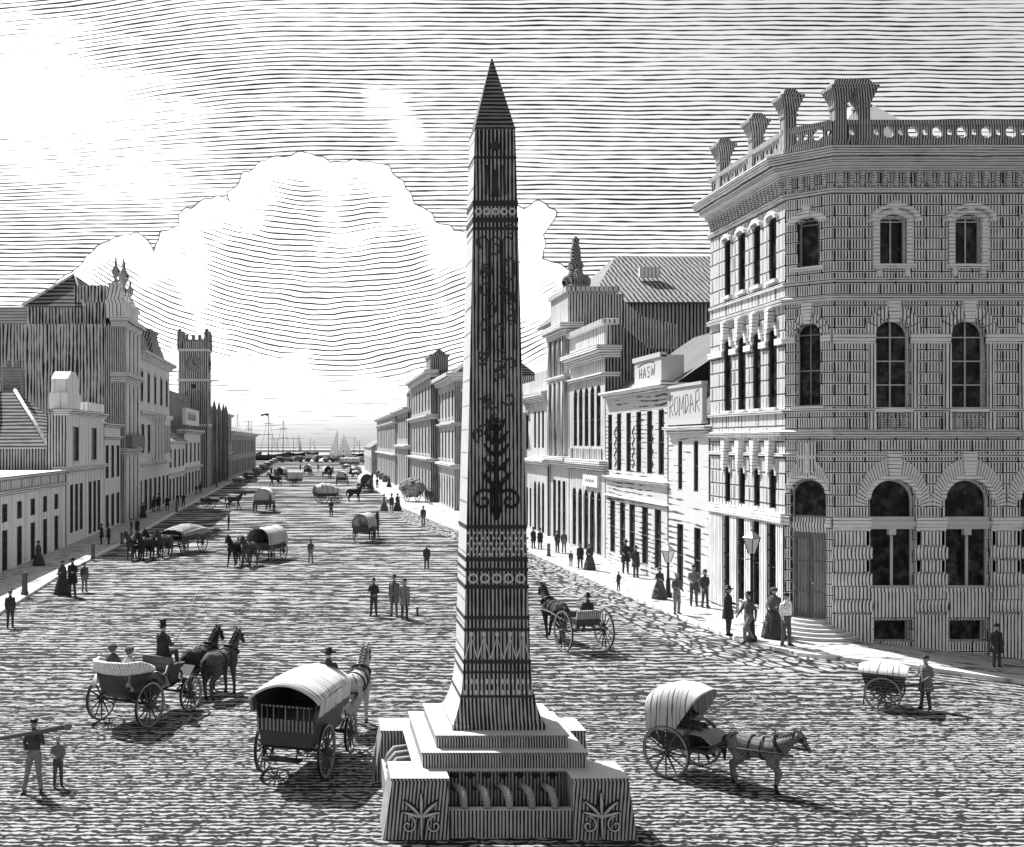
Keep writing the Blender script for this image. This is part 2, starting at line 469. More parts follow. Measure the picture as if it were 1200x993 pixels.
def body_mesh(pose, vox=.017):
    if pose in BODY: return BODY[pose]
    J = {k: V((v[0] * (.88 if k[0] in 'ew' else 1), v[1], v[2])) if isinstance(v, tuple) else v for k, v in POSES[pose].items()}
    m = MB()
    secs = [(.84, .10, .08), (.88, .155, .115), (1.0, .15, .11), (1.12, .155, .113), (1.25, .172, .122), (1.34, .165, .112), (1.40, .125, .09), (1.455, .068, .064), (1.50, .055, .058)]
    m.grid([[(rx * math.cos(2 * PI * k / 20), ry * math.sin(2 * PI * k / 20), z) for k in range(20)] for z, rx, ry in secs], True, True, True, True)
    m.capsule((0, -.005, 1.44), (0, .015, 1.55), .055, .052)
    m.ell((0, .015, 1.63), .080, .098, .116, 16, 12); m.ell((0, .055, 1.555), .048, .055, .05); m.ell((0, .118, 1.605), .017, .026, .03)
    for s in (-1, 1): m.ell((s * .080, .005, 1.61), .014, .025, .036)
    segs = [(V((0, 0, 1.0)), V((0, 0, 1.42)), .14, 1), (V((0, 0, 1.52)), V((0, .02, 1.66)), .08, 0), (V((0, 0, .86)), V((0, 0, .96)), .15, 2)]
    for s, e, w, k, a in ((-1, 'el', 'wl', 'kl', 'al'), (1, 'er', 'wr', 'kr', 'ar')):
        sh = V((s * .165, 0, 1.365)); E, W, K, A = J[e], J[w], J[k], J[a]
        m.capsule(sh, E, .062, .052); m.capsule(E, W, .052, .038)
        hd = (W - E).normalized(); hc = W + hd * .055
        m.capsule(W, W + hd * .085, .026, .034, 8)
        segs += [(sh, E, .065, 1), (E, W - hd * .01, .05, 1), (W + hd * .03, W + hd * .16, .035, 0)]
        hp = V((s * .085, 0, .90)); m.capsule(hp, K, .098, .070); m.capsule(K, A, .068, .056)
        segs += [(hp, K, .09, 2), (K, A + V((0, 0, .02)), .06, 2)]
        fd = V((s * .12, 1, 0)).normalized(); dz = A.z - .08
        t0 = V((A.x, A.y, .045 + dz)) - fd * .05; t1 = V((A.x, A.y, .035 + dz * .6)) + fd * .13
        m.capsule(A, V((A.x, A.y, .05 + dz)), .05, .045); m.capsule(t0, t1, .042, .036)
        segs.append((t0, t1, .06, 3))
    out = remesh(m, vox, 2)
    mi = []
    for f in out.f:
        c = V((0, 0, 0))
        for i in f: c += V(out.v[i])
        c /= len(f); mi.append(min(segs, key=lambda g: segd(c, g[0], g[1]) - g[2])[3])
    out.mi = mi
    # fingers, eyes and mouth
    for s, e, w in ((-1, 'el', 'wl'), (1, 'er', 'wr')):
        E, W = J[e], J[w]; hd = (W - E).normalized()
        side = hd.cross(V((s, 0, 0))); side = side.normalized() if side.length > .3 else V((0, 1, 0))
        if side.y < 0: side = -side
        inn = side.cross(hd); inn.normalize()
        if inn.x * s > 0: inn = -inn
        base = W + hd * .095; out.cur = 0
        for i, L in enumerate((.062, .075, .070, .055)):
            b = base + side * (.026 - .0175 * i)
            out.tube([b - hd * .02, b + hd * L * .5 + inn * .006, b + hd * L * .85 + inn * .03], [.0085, .008, .0065], 6)
        b = W + hd * .045 + side * .028
        out.tube([b, b + side * .028 + hd * .022, b + side * .03 + hd * .052 + inn * .012], [.011, .0095, .0075], 6)
    out.cur = 4
    for s in (-1, 1): out.ell((s * .03, .104, 1.628), .011, .008, .007, 8, 5)
    out.ell((0, .110, 1.563), .024, .006, .005, 8, 5)
    BODY[pose] = out; return out

BM = {}
def body_obj(pose, pal, parent, name='body'):
    key = (pose, pal)
    if key not in BM:
        o = body_mesh(pose).build(name, palmats(pal)); BM[key] = o.data
        o.parent = parent; return o
    o = bpy.data.objects.new(name, BM[key]); C.objects.link(o); o.parent = parent
    return o

PM = {}
def shared(key, name, parent, fn):
    if key not in PM:
        m, mat = fn(); o = m.build(name, mat); PM[key] = o.data; o.parent = parent; return o
    o = bpy.data.objects.new(name, PM[key]); C.objects.link(o); o.parent = parent; return o

def hatm(kind):
    dk = plain(.02, .5, .3, 30)
    m = MB(); c = (0, .008, 0)
    if kind == 'top_hat': m.lathe([(.02, 1.665), (.135, 1.672), (.142, 1.685), (.09, 1.69), (.085, 1.76), (.092, 1.85), (.09, 1.856), (.01, 1.858)], c, 20)
    elif kind == 'bowler': m.lathe([(.02, 1.665), (.13, 1.672), (.135, 1.685), (.088, 1.69), (.086, 1.74), (.065, 1.775), (.01, 1.79)], c, 20)
    elif kind == 'cap':
        m.lathe([(.02, 1.665), (.088, 1.668), (.108, 1.715), (.09, 1.745), (.01, 1.755)], c, 18)
        m.grid([[(-.08, .07, 1.672), (-.03, .09, 1.675), (.03, .09, 1.675), (.08, .07, 1.672)], [(-.06, .13, 1.66), (-.025, .155, 1.662), (.025, .155, 1.662), (.06, .13, 1.66)]])
    elif kind == 'wide_hat': m.lathe([(.02, 1.66), (.19, 1.652), (.195, 1.665), (.09, 1.69), (.085, 1.75), (.06, 1.775), (.01, 1.78)], c, 20)
    elif kind == 'bonnet':
        m.ell((0, -.02, 1.65), .10, .115, .115, 14, 9); m.lathe([(.10, 1.62), (.135, 1.66), (.125, 1.70), (.09, 1.74)], (0, -.01, 0), 14)
        dk = hatch(.14, .02, 'f', .02, .45)
    elif kind == 'hair': m.ell((0, -.012, 1.655), .081, .094, .092, 14, 9)
    return m, dk

def skirtm(g):
    m = MB(); rows = []
    for z, rx, ry in ((1.02, .155, .118), (.95, .19, .16), (.75, .25, .24), (.45, .33, .34), (.15, .39, .41), (.02, .41, .43)):
        rows.append([(rx * (1 + .05 * math.sin(k * 2 * PI / 32 * 9)) * math.cos(2 * PI * k / 32), ry * (1 + .05 * math.sin(k * 2 * PI / 32 * 9)) * math.sin(2 * PI * k / 32) - .03 * (1 - z), z) for k in range(32)])
    m.grid(rows, True, True, True, True)
    return m, hatch(g * 2.0, g * .3, 'f', .05, .42, 1.2, .8, .95, spec=.05, tone=.4)

def coatm(g):
    m = MB(); rows = []
    for z, rx, ry in ((1.41, .135, .10), (1.33, .185, .13), (1.25, .195, .142), (1.1, .182, .138), (.95, .195, .155), (.75, .225, .185), (.60, .24, .2)):
        rows.append([(rx * math.cos(PI / 2 + .12 + (2 * PI - .24) * k / 22), ry * math.sin(PI / 2 + .12 + (2 * PI - .24) * k / 22), z) for k in range(23)])
    m.grid(rows, False, True)
    return m, hatch(g * 2.0, g * .3, 'f', .034, .42, 1.4, .8, .95, spec=.05, tone=.4)

def shawlm(g):
    m = MB(); rows = []
    for z, rx, ry in ((1.47, .075, .075), (1.42, .14, .11), (1.34, .215, .15), (1.2, .25, .18), (1.05, .26, .19), (.98, .24, .19)):
        rows.append([(rx * math.cos(2 * PI * k / 24), ry * math.sin(2 * PI * k / 24), z + .02 * math.sin(k * 1.3)) for k in range(24)])
    m.grid(rows, True, True)
    return m, hatch(g * 2.0, g * .3, 'f', .036, .42, 1.4, .8, .95, spec=.05, tone=.4)

def person(loc, face, pose, pal, hat, label, cat='man', group=None, scale=1.0, coat=0, skirt=0, shawl=0):
    "face: 0 away from the viewer, 90 to the left, 180 towards the viewer"
    r = thing('person', label, cat, loc, math.radians(face), group, scale)
    body_obj(pose, pal, r)
    if hat:
        nm = 'hair' if hat == 'hair' else ('bonnet' if hat == 'bonnet' else 'hat')
        shared(('hat', hat), nm, r, lambda: hatm(hat))
        if hat not in ('hair', 'bonnet'): shared(('hat', 'hair'), 'hair', r, lambda: hatm('hair'))
    if coat: shared(('coat', coat), 'coat', r, lambda: coatm(coat))
    if skirt: shared(('skirt', skirt), 'skirt', r, lambda: skirtm(skirt))
    if shawl: shared(('shawl', shawl), 'shawl', r, lambda: shawlm(shawl))
    return r

def ped(px, pf, pt, face, pose, pal, hat, label, cat='man', group=None, z=0.0, **kw):
    "a walker whose feet stand at photo height pf and whose hat reaches pt"
    x, y, _ = gp(px, pf, z)
    if x > 19.3: z = z + zg(x, y); x, y, _ = gp(px, pf, z)
    H = {'top_hat': 1.86, 'bowler': 1.79, 'cap': 1.75, 'wide_hat': 1.78, 'bonnet': 1.76, 'hair': 1.745}.get(hat, 1.74)
    h = (pf - pt) * y / FPX
    lo, hi = (.95, 1.4) if cat in ('boy', 'child') else (1.5, 1.92)
    h = max(lo, min(hi, h))
    return person((x, y, z), face, pose, pal, hat, label, cat, group, h / H, **kw)

# ---- horses
HPOSE = {
    'stand': dict(f=[(-1, .47, .52, .48), (1, .52, .56, .53)], h=[(-1, -.70, -.64, -.58), (1, -.76, -.70, -.64)], up=0, head='up'),
    'walk': dict(f=[(-1, .40, .30, .36), (1, .62, .70, .78)], h=[(-1, -.86, -.86, -.80), (1, -.60, -.48, -.42)], up=0, head='up'),
    'trot': dict(f=[(-1, .50, .47, .50), (1, .74, .66, .60)], h=[(-1, -.82, -.80, -.74), (1, -.62, -.50, -.44)], up=1, head='low'),
}
HB = {}
def horse_meshes(pose):
    if pose in HB: return HB[pose]
    P = HPOSE[pose]; m = MB()
    m.capsule((0, -.55, 1.20), (0, -.05, 1.16), .285, .285, 16); m.capsule((0, -.05, 1.16), (0, .42, 1.19), .285, .27, 16)
    m.capsule((0, .42, 1.12), (0, .62, 1.17), .25, .2, 14); m.capsule((0, -.62, 1.30), (0, -.2, 1.27), .20, .2, 14); m.capsule((0, .15, 1.3), (0, .42, 1.36), .17, .15, 12)
    m.capsule((0, -.7, 1.22), (0, -.6, 1.2), .2, .22, 12)
    if P['head'] == 'up':
        n0, n1, pl, mu = V((0, .58, 1.34)), V((0, 1.0, 1.86)), V((0, 1.03, 1.90)), V((0, 1.31, 1.55))
    else:
        n0, n1, pl, mu = V((0, .60, 1.32)), V((0, 1.16, 1.70)), V((0, 1.20, 1.74)), V((0, 1.46, 1.36))
    m.capsule(n0, n0.lerp(n1, .5), .215, .155, 14); m.capsule(n0.lerp(n1, .5), n1, .155, .105, 14)
    m.capsule(n0 + V((0, .06, -.14)), n0.lerp(n1, .5) + V((0, .04, -.06)), .17, .11, 12)
    hd = (mu - pl).normalized(); bk = V((0, -hd.z, hd.y))  # towards the throat
    if bk.y > 0: bk = -bk
    m.capsule(pl, pl.lerp(mu, .55), .098, .075, 12); m.capsule(pl.lerp(mu, .5), mu, .074, .062, 12)
    m.capsule(pl.lerp(mu, .12) + bk * .07, pl.lerp(mu, .42) + bk * .05, .085, .06, 10); m.ell(tuple(mu), .062, .07, .06)
    for s in (-1, 1):
        m.tube([pl + V((s * .05, -.02, .04)), pl + V((s * .07, -.02, .13)), pl + V((s * .065, 0, .2))], [.035, .034, .006], 8)
    segs = []
    for i, (s, ky, fy, hy) in enumerate(P['f']):
        up = P['up'] if s == 1 else 0
        kz, fz, hz = (.66, .38, .27) if up else (.50, .15, .035)
        a = [V((s * .15, .50, 1.08)), V((s * .165, .45, .86)), V((s * .15, ky, kz)), V((s * .15, fy, fz)), V((s * .15, hy, hz))]
        for k, r0, r1 in ((0, .16, .11), (1, .11, .066), (2, .066, .05), (3, .052, .056)): m.capsule(a[k], a[k + 1], r0, r1)
        m.ell(tuple(a[2]), .058, .06, .07)
        hf = a[4]; m.capsule(hf + V((0, 0, .01)), hf + V((0, .03, -.012 if not up else -.03)), .056, .05); segs.append((hf, hf + V((0, .02, -.02)), .07))
    for i, (s, ky, fy, hy) in enumerate(P['h']):
        a = [V((s * .14, -.56, 1.12)), V((s * .175, -.40, .86)), V((s * .15, ky, .54)), V((s * .15, fy, .15)), V((s * .15, hy, .035))]
        for k, r0, r1 in ((0, .225, .165), (1, .16, .074), (2, .074, .052), (3, .053, .057)): m.capsule(a[k], a[k + 1], r0, r1)
        hf = a[4]; m.capsule(hf + V((0, 0, .01)), hf + V((0, .03, -.012)), .056, .05); segs.append((hf, hf + V((0, .02, -.02)), .07))
    out = remesh(m, .024, 3)
    mi = []
    for f in out.f:
        c = V((0, 0, 0))
        for i in f: c += V(out.v[i])
        c /= len(f); mi.append(1 if min(segd(c, a, b) - r for a, b, r in segs) < .012 else 0)
    out.mi = mi; out.cur = 1
    for s in (-1, 1):
        e = pl.lerp(mu, .28); out.ell((s * .083, e.y - .0, e.z + .02), .014, .02, .018, 8, 6); out.ell((s * .04, mu.y + .035, mu.z - .0), .012, .012, .016, 8, 6)
    mane = MB()
    up = (n1 - n0).normalized(); perp = V((0, -up.z, up.y))
    for k in range(15):
        b = n0.lerp(n1, k / 14.0) + perp * (.17 - .07 * k / 14) + V((0, 0, .02)); s = 1 if k % 2 else -1
        mane.tube([b, b + V((s * .06, -.02, .0)), b + V((s * .13, -.01, -.15 - .04 * (k % 3)))], [.035, .036, .01], 6)
    mane.tube([pl + V((0, 0, .1)), pl + hd * .12 - bk * .1], [.04, .012], 6)
    tail = MB()
    tail.tube([(0, -.80, 1.36), (0, -.93, 1.25), (0, -.97, .95), (0, -.93, .62)], [.045, .075, .09, .02], 10)
    har = MB()
    c = n0.lerp(n1, .10); rows = []
    for k in range(25):
        a = 2 * PI * k / 24; q = c + V((.225 * math.cos(a), 0, 0)) + perp * .27 * math.sin(a); rows.append(q)
    har.tube(rows, .045, 8)
    for y, zc, rx, rz in ((.22, 1.19, .292, .312), (-.12, 1.17, .297, .297)):
        har.tube([(rx * math.cos(2 * PI * k / 24), y, zc + rz * math.sin(2 * PI * k / 24)) for k in range(25)], .022, 6)
    for s in (-1, 1):
        har.tube([(s * .24, .58, 1.25), (s * .30, .2, 1.13), (s * .30, -.4, 1.12), (s * .27, -.78, 1.08), (0, -.92, 1.1)], .02, 6)
        har.tube([(s * .07, -.5, 1.50), (s * .2, -.62, 1.40), (s * .27, -.74, 1.1)], .016, 6)
    br = MB()
    for t, r in ((.22, .1), (.62, .078), (.86, .07)):
        q = pl.lerp(mu, t); br.tube([q + V((r * 1.02 * math.cos(2 * PI * k / 16), 0, 0)) + (bk * -1 * math.sin(2 * PI * k / 16) * (r + .02)) + bk * .025 for k in range(17)], .012, 6)
    for s in (-1, 1):
        q = pl.lerp(mu, .27) + V((s * .105, .02, .0)); br.box(q.x - .006, q.x + .006, q.y - .05, q.y + .05, q.z - .05, q.z + .05)
        br.tube([pl.lerp(mu, .15) + V((s * .095, 0, 0)), pl.lerp(mu, .86) + V((s * .072, 0, 0))], .01, 6)
        br.tube([pl.lerp(mu, .88) + V((s * .075, 0, 0)), n0.lerp(n1, .5) + V((s * .2, -.1, -.05)), (s * .24, .15, 1.45), (s * .22, -.5, 1.45)], .008, 5)
    HB[pose] = (out, mane, tail, har, br)
    return HB[pose]

COAT = {'bay': (.13, .016, .01), 'black': (.05, .010, .008), 'grey': (.60, .20, .12), 'dun': (.24, .05, .02)}
def horse(loc, rotz, pose, coat, label, group=None, scale=1.0, gear=True):
    r = thing('horse', label, 'horse', loc, rotz, group, scale)
    g, d, mn = COAT[coat]
    bm = horse_meshes(pose)
    cm = hatch(g, d, 'f', .026, .34, 1.6, .8, .8, spec=.2)
    dk = plain(max(mn, .015), .7, .3, 20); lt = plain(.02, .45, .3, 20)
    shared(('hb', pose, coat), 'body', r, lambda: (bm[0], [cm, dk]))
    shared(('hm', pose, coat), 'mane', r, lambda: (bm[1], hatch(mn * 2.5 + .02, mn * .5, 'f', .02, .5)))
    shared(('ht', pose, coat), 'tail', r, lambda: (bm[2], hatch(mn * 2.5 + .02, mn * .5, 'f', .02, .5)))
    if gear:
        shared(('hh', pose), 'harness', r, lambda: (bm[3], lt)); shared(('hr', pose), 'bridle', r, lambda: (bm[4], lt))
    return r
# ------------------------------------------------------------------ vehicles (forward = +Y, rear axle over the origin)
WOOD = lambda: hatch(.16, .015, 'f', .05, .5, .5, .4, .6)
DARK = lambda: hatch(.09, .012, 'v', .04, .5, .4, .4, .45, spec=.4)
IRON = lambda: plain(.02, .4, .3, 20)
CANV = lambda: hatch(.60, .10, 'y', .15, .17, 1.8, .7, .9, tone=.5)
LEATH = lambda: hatch(.45, .05, 'x', .08, .35, .6, .5, .5, spec=.4)

def wheel(root, x, y, r, s=1, spokes=12, rim=.05, light=False):
    "spoked wheel turning about the x axis; rim and tyre are one child each"
    key = ('wh', r, spokes, rim, light)
    def hub():
        m = MB()
        m.tube([(-.11, 0, 0), (-.06, 0, 0), (.06, 0, 0), (.15, 0, 0)], [.045, .085, .085, .05], 12)
        for k in range(spokes):
            a = 2 * PI * k / spokes
            m.tube([(0, .05 * math.cos(a), .05 * math.sin(a)), (-.0, (r - rim) * math.cos(a), (r - rim) * math.sin(a))], [.026, .019], 6)
        return m, WOOD()
    def rimm():
        m = MB(); m.ring((0, 0, 0), r - .014, r - .014, rim, .055, 'x', 40); return m, hatch(.45, .05, 'f', .03, .4)
    def tyre():
        m = MB(); m.ring((0, 0, 0), r, r, .014, .06, 'x', 40); return m, IRON()
    w = shared(key + ('h',), 'wheel', root, hub); w.location = (x, y, r); w.rotation_euler = (0, 0, 0 if s > 0 else PI)
    shared(key + ('r',), 'rim', w, rimm); shared(key + ('t',), 'tyre', w, tyre)
    return w

def springs(m, x, y0, y1, z):
    for s in (-1, 1):
        m.tube([(s * x, y0, z), (s * x, (y0 + y1) / 2, z + .12), (s * x, y1, z)], .022, 6)
        m.tube([(s * x, y0, z), (s * x, (y0 + y1) / 2, z - .1), (s * x, y1, z)], .022, 6)

def vehicle(name, label, cat, px, py, hx, hy, group=None, scale=1.0, z=0):
    x, y, _ = gp(px, py)
    return thing(name, label, cat, (x, y, z), math.atan2(-hx, hy), group, scale)

def loc_of(root, p):
    a = root.rotation_euler.z; s = root.scale[0]; c, q = math.cos(a), math.sin(a)
    return (root.location.x + s * (c * p[0] - q * p[1]), root.location.y + s * (q * p[0] + c * p[1]), root.location.z + s * p[2])

def landau(root):
    wheel(root, -.82, 0, .60, -1); wheel(root, .82, 0, .60, 1); wheel(root, -.72, 1.95, .50, -1); wheel(root, .72, 1.95, .50, 1)
    m = MB()   # boat-shaped body
    secs = [(-.62, .42, 1.22, 1.50), (-.45, .56, .92, 1.52), (-.15, .62, .68, 1.50), (.3, .64, .62, 1.40), (.75, .62, .64, 1.18), (1.05, .56, .80, 1.22), (1.22, .5, 1.0, 1.38)]
    rows = []
    for y, w, zb, zt in secs:
        rows.append([(-w, y, zt), (-w * 1.02, y, (zb * .5 + zt * .5)), (-w * .8, y, zb + .03), (0, y, zb), (w * .8, y, zb + .03), (w * 1.02, y, (zb * .5 + zt * .5)), (w, y, zt), (w - .06, y, zt), (w - .1, y, zb + .18), (-w + .1, y, zb + .18), (-w + .06, y, zt)])
    m.grid(rows, True, True, True, True); m.build('body', DARK(), root)
    h = MB()   # folded leather hood lying over the back
    for k, (dz, rr) in enumerate(((0, .085), (.10, .075), (.19, .06))):
        h.tube([(-.66, .35 - .1 * k, 1.46 + dz * .6), (-.70, -.25, 1.52 + dz), (-.52, -.62, 1.52 + dz), (0, -.74, 1.52 + dz), (.52, -.62, 1.52 + dz), (.70, -.25, 1.52 + dz), (.66, .35 - .1 * k, 1.46 + dz * .6)], rr, 10)
    h.build('folded_hood', hatch(.78, .16, 'f', .10, .12, 1.6, .5, .6), root)
    s = MB(); s.box(-.54, .54, -.42, .12, .98, 1.12); s.box(-.54, .54, -.52, -.40, 1.12, 1.46); s.box(-.5, .5, .78, 1.08, .98, 1.1); s.build('seat', LEATH(), root)
    b = MB(); b.taper((0, 1.62), .48, .26, 1.22, .55, .30, 1.36); b.box(-.5, .5, 1.35, 1.42, 1.3, 1.56); b.taper((0, 1.62), .34, .2, .80, .44, .24, 1.22); b.build('driver_box', DARK(), root)
    f = MB(); f.prism([(1.85, .84), (2.25, .86), (2.52, 1.12), (2.50, 1.15), (2.24, .9), (1.85, .88)], -.46, .46); f.build('footboard', WOOD(), root)
    r = MB(); r.grid([[(-.6, .32, 1.36), (0, .34, 1.30), (.6, .32, 1.36)], [(-.62, .62, 1.34), (0, .64, 1.26), (.62, .62, 1.34)], [(-.66, .95, 1.12), (0, .98, 1.08), (.66, .95, 1.12)], [(-.64, 1.1, .85), (0, 1.14, .8), (.64, 1.1, .85)]]); r.build('lap_rug', hatch(.8, .16, 'f', .10, .14, 1.4), root)
    u = MB(); u.tube([(-.82, 0, .6), (.82, 0, .6)], .035, 8); u.tube([(-.72, 1.95, .5), (.72, 1.95, .5)], .035, 8); u.tube([(0, 0, .6), (0, .9, .56), (0, 1.95, .62)], .035, 8)
    u.tube([(0, 1.95, .62), (0, 2.6, .75), (0, 5.3, 1.05)], [.045, .04, .03], 8); u.tube([(-.7, 2.75, .82), (.7, 2.75, .82)], .03, 8)
    springs(u, .58, -.45, .4, .72); springs(u, .5, 1.6, 2.3, .66); u.build('undercarriage', IRON(), root)
    for q in (-1, 1):
        fd = MB(); fd.grid([[(q * (.66 + w), y, z) for w in (0, .2)] for y, z in ((-.45, 1.0), (-.2, 1.26), (.15, 1.27), (.5, 1.0))], False, True); fd.build('mudguard', DARK(), root)

def omnibus(root):
    for x, s in ((-.74, -1), (.74, 1)): wheel(root, x, 0, .60, s)
    for x, s in ((-.66, -1), (.66, 1)): wheel(root, x, 2.15, .48, s)
    m = MB()
    out = [(-.58, .86), (.58, .86), (.66, 1.15), (.74, 1.72), (-.74, 1.72), (-.66, 1.15)]
    yb, yf = -.62, 1.55
    m.cur = 0
    # lower tub, open above the tailboard at the back
    m.prism([(-.58, .80), (.58, .80), (.66, 1.32), (-.66, 1.32)], yb, yf, 'y')
    for s in (-1, 1):
        m.prism([(s * .66, 1.32), (s * .62, 1.32), (s * .72, 1.86), (s * .76, 1.86)], yb, yf, 'y')
    m.prism([(-.66, 1.32), (.66, 1.32), (.76, 1.86), (-.76, 1.86)], yf - .04, yf + .002, 'y')
    m.build('body', DARK(), root)
    b = MB(); b.prism([(-.64, 1.14), (.64, 1.14), (.68, 1.40), (-.68, 1.40)], yb - .05, yb - .006, 'y')
    for k in range(9): b.box(-.56 + k * .14 - .012, -.56 + k * .14 + .012, yb - .03, yb - .012, 1.40, 1.66)
    b.box(-.62, .62, yb - .04, yb - .01, 1.66, 1.70); b.build('tailboard', hatch(.24, .015, 'x', .09, .5), root)
    r = MB(); rows = []
    n = 14
    for y, dz in ((yb - .14, -.02), (yb + .3, .03), (.5, .05), (1.2, .03), (yf + .22, -.03)):
        up = [(-.84 + 1.68 * k / n, y, 1.84 + dz + .36 * math.sin(PI * k / n) ** .75) for k in range(n + 1)]
        rows.append(up + [(p[0] * .965, p[1], p[2] - .04) for p in up[::-1]])
    r.grid(rows, True, True, True, True); r.build('canvas_roof', CANV(), root)
    for s in (-1, 1):
        c = MB(); c.grid([[(s * (.845 - .05 * t), y, 1.86 - .36 * t + .012 * math.sin(y * 14 + 5 * t)) for t in (0, .35, .7, 1)] for y in [yb - .1 + (yf - yb + .2) * k / 24 for k in range(25)]], False, True); c.build('side_curtain', CANV(), root)
    st = MB(); st.box(-.6, .6, yf + .05, yf + .5, 1.18, 1.62); st.prism([(yf + .1, .8), (yf + .75, .8), (yf + 1.0, 1.05), (yf + .97, 1.08), (yf + .74, .84), (yf + .1, .84)], -.55, .55); st.build('driver_seat', WOOD(), root)
    u = MB(); u.tube([(-.74, 0, .6), (.74, 0, .6)], .04, 8); u.tube([(-.66, 2.15, .48), (.66, 2.15, .48)], .04, 8); u.tube([(0, 0, .6), (0, 2.15, .55)], .04, 8)
    springs(u, .56, -.45, .45, .72); springs(u, .5, 1.8, 2.5, .62)
    for s in (-1, 1): u.tube([(s * .38, 2.0, .7), (s * .40, 3.0, .95), (s * .36, 4.5, 1.12)], .03, 8)
    u.build('undercarriage', IRON(), root)
    p = MB(); p.box(-.42, .42, yb - .34, yb - .06, .55, .59); p.tube([(-.3, yb - .2, .58), (-.3, yb + .05, .82)], .018, 6); p.tube([(.3, yb - .2, .58), (.3, yb + .05, .82)], .018, 6); p.build('step', IRON(), root)

def gig(root):
    for s in (-1, 1): wheel(root, s * .80, 0, .74, s, 14)
    m = MB(); m.prism([(-.35, .98), (.5, .98), (.72, 1.30), (.69, 1.32), (.46, 1.04), (-.35, 1.04)], -.45, .45); m.box(-.46, .46, -.38, .12, 1.04, 1.2); m.build('body', DARK(), root)
    b = MB(); b.prism([(-.38, 1.2), (-.30, 1.2), (-.38, 1.52), (-.46, 1.5)], -.46, .46); b.build('backrest', LEATH(), root)
    u = MB(); u.tube([(-.8, 0, .74), (.8, 0, .74)], .035, 8); springs(u, .46, -.45, .45, .88)
    for s in (-1, 1): u.tube([(s * .36, -.5, .98), (s * .40, .9, 1.0), (s * .42, 1.8, 1.12), (s * .36, 2.9, 1.12)], .03, 8)
    u.build('shafts', WOOD(), root)

def hooded_buggy(root):
    for s in (-1, 1): wheel(root, s * .78, 0, .64, s, 12)
    m = MB(); m.prism([(-.62, .85), (-.1, .70), (.95, .70), (1.3, 1.05), (1.26, 1.08), (.92, .76), (.5, .78), (.45, 1.05), (-.3, 1.05), (-.62, 1.4)], -.52, .52); m.build('body', DARK(), root)
    s_ = MB(); s_.box(-.48, .48, -.35, .3, 1.05, 1.17); s_.box(-.48, .48, -.5, -.36, 1.1, 1.6); s_.build('seat', LEATH(), root)
    h = MB(); rows = []
    # hood: hoops fanning from the seat back over to the front lip
    hoops = [(-.66, 1.02, -.74, 1.90), (-.60, 1.08, -.52, 2.12), (-.42, 1.10, -.12, 2.26), (-.12, 1.14, .34, 2.28), (.12, 1.22, .74, 2.17)]
    for y0, z0, y1, z1 in hoops:
        r = []
        for k in range(17):
            a = PI * k / 16; t = max(0.0, math.sin(a)) ** .5; ca = math.cos(a)
            r.append((-.62 * math.copysign(abs(ca) ** .55, ca), y0 + (y1 - y0) * t, z0 + (z1 - z0) * t))
        rows.append(r)
    inner = [[(p[0] * .96, p[1] + .02, p[2] - .03) for p in r] for r in rows]
    h.grid(rows, False, True); h.grid(inner, False, True)
    h.grid([rows[-1], inner[-1]], False, False); h.grid([rows[0], inner[0]], False, False); h.build('hood', hatch(.60, .10, 'y', .14, .18, 1.6, .7, .6, tone=.5), root)
    u = MB(); u.tube([(-.78, 0, .64), (.78, 0, .64)], .035, 8); springs(u, .5, -.4, .4, .76)
    for s in (-1, 1): u.tube([(s * .38, .3, .74), (s * .42, 1.4, .98), (s * .36, 3.0, 1.1)], .03, 8)
    u.build('shafts', WOOD(), root)
    a = MB(); a.grid([[(-.5, .45, 1.12), (0, .47, 1.22), (.5, .45, 1.12)], [(-.52, .8, 1.12), (0, .82, 1.16), (.52, .8, 1.12)], [(-.52, 1.05, .95), (0, 1.07, .98), (.52, 1.05, .95)]], False, True); a.build('apron', LEATH(), root)

def handcart(root):
    for s in (-1, 1): wheel(root, s * .56, 0, .48, s, 10, .045)
    m = MB(); rows = [[(-.40, -.42, .52), (.40, -.42, .52), (.40, .42, .52), (-.40, .42, .52)], [(-.52, -.58, 1.08), (.52, -.58, 1.08), (.52, .58, 1.08), (-.52, .58, 1.08)]]
    m.grid(rows, True, False, True, True); m.build('box', hatch(.15, .015, 'h', .08, .45), root)
    c = MB(); c.grid([[(-.56, y, 1.02), (-.54, y, 1.12), (-.22, y, z), (.2, y, z + .03), (.54, y, 1.12), (.56, y, 1.02)] for y, z in ((-.62, 1.16), (-.3, 1.27), (.2, 1.30), (.62, 1.17))], False, True); c.build('canvas_cover', hatch(.8, .15, 'y', .18, .10, 1.2), root)
    u = MB(); u.tube([(-.56, 0, .48), (.56, 0, .48)], .03, 8)
    for s in (-1, 1): u.tube([(s * .38, -.3, .5), (s * .36, .9, .66), (s * .34, 1.45, .80)], .024, 6)
    u.tube([(-.34, 1.42, .8), (.34, 1.42, .8)], .02, 6); u.tube([(0, -.5, .5), (0, -.55, .02)], .02, 6); u.build('handles', WOOD(), root)

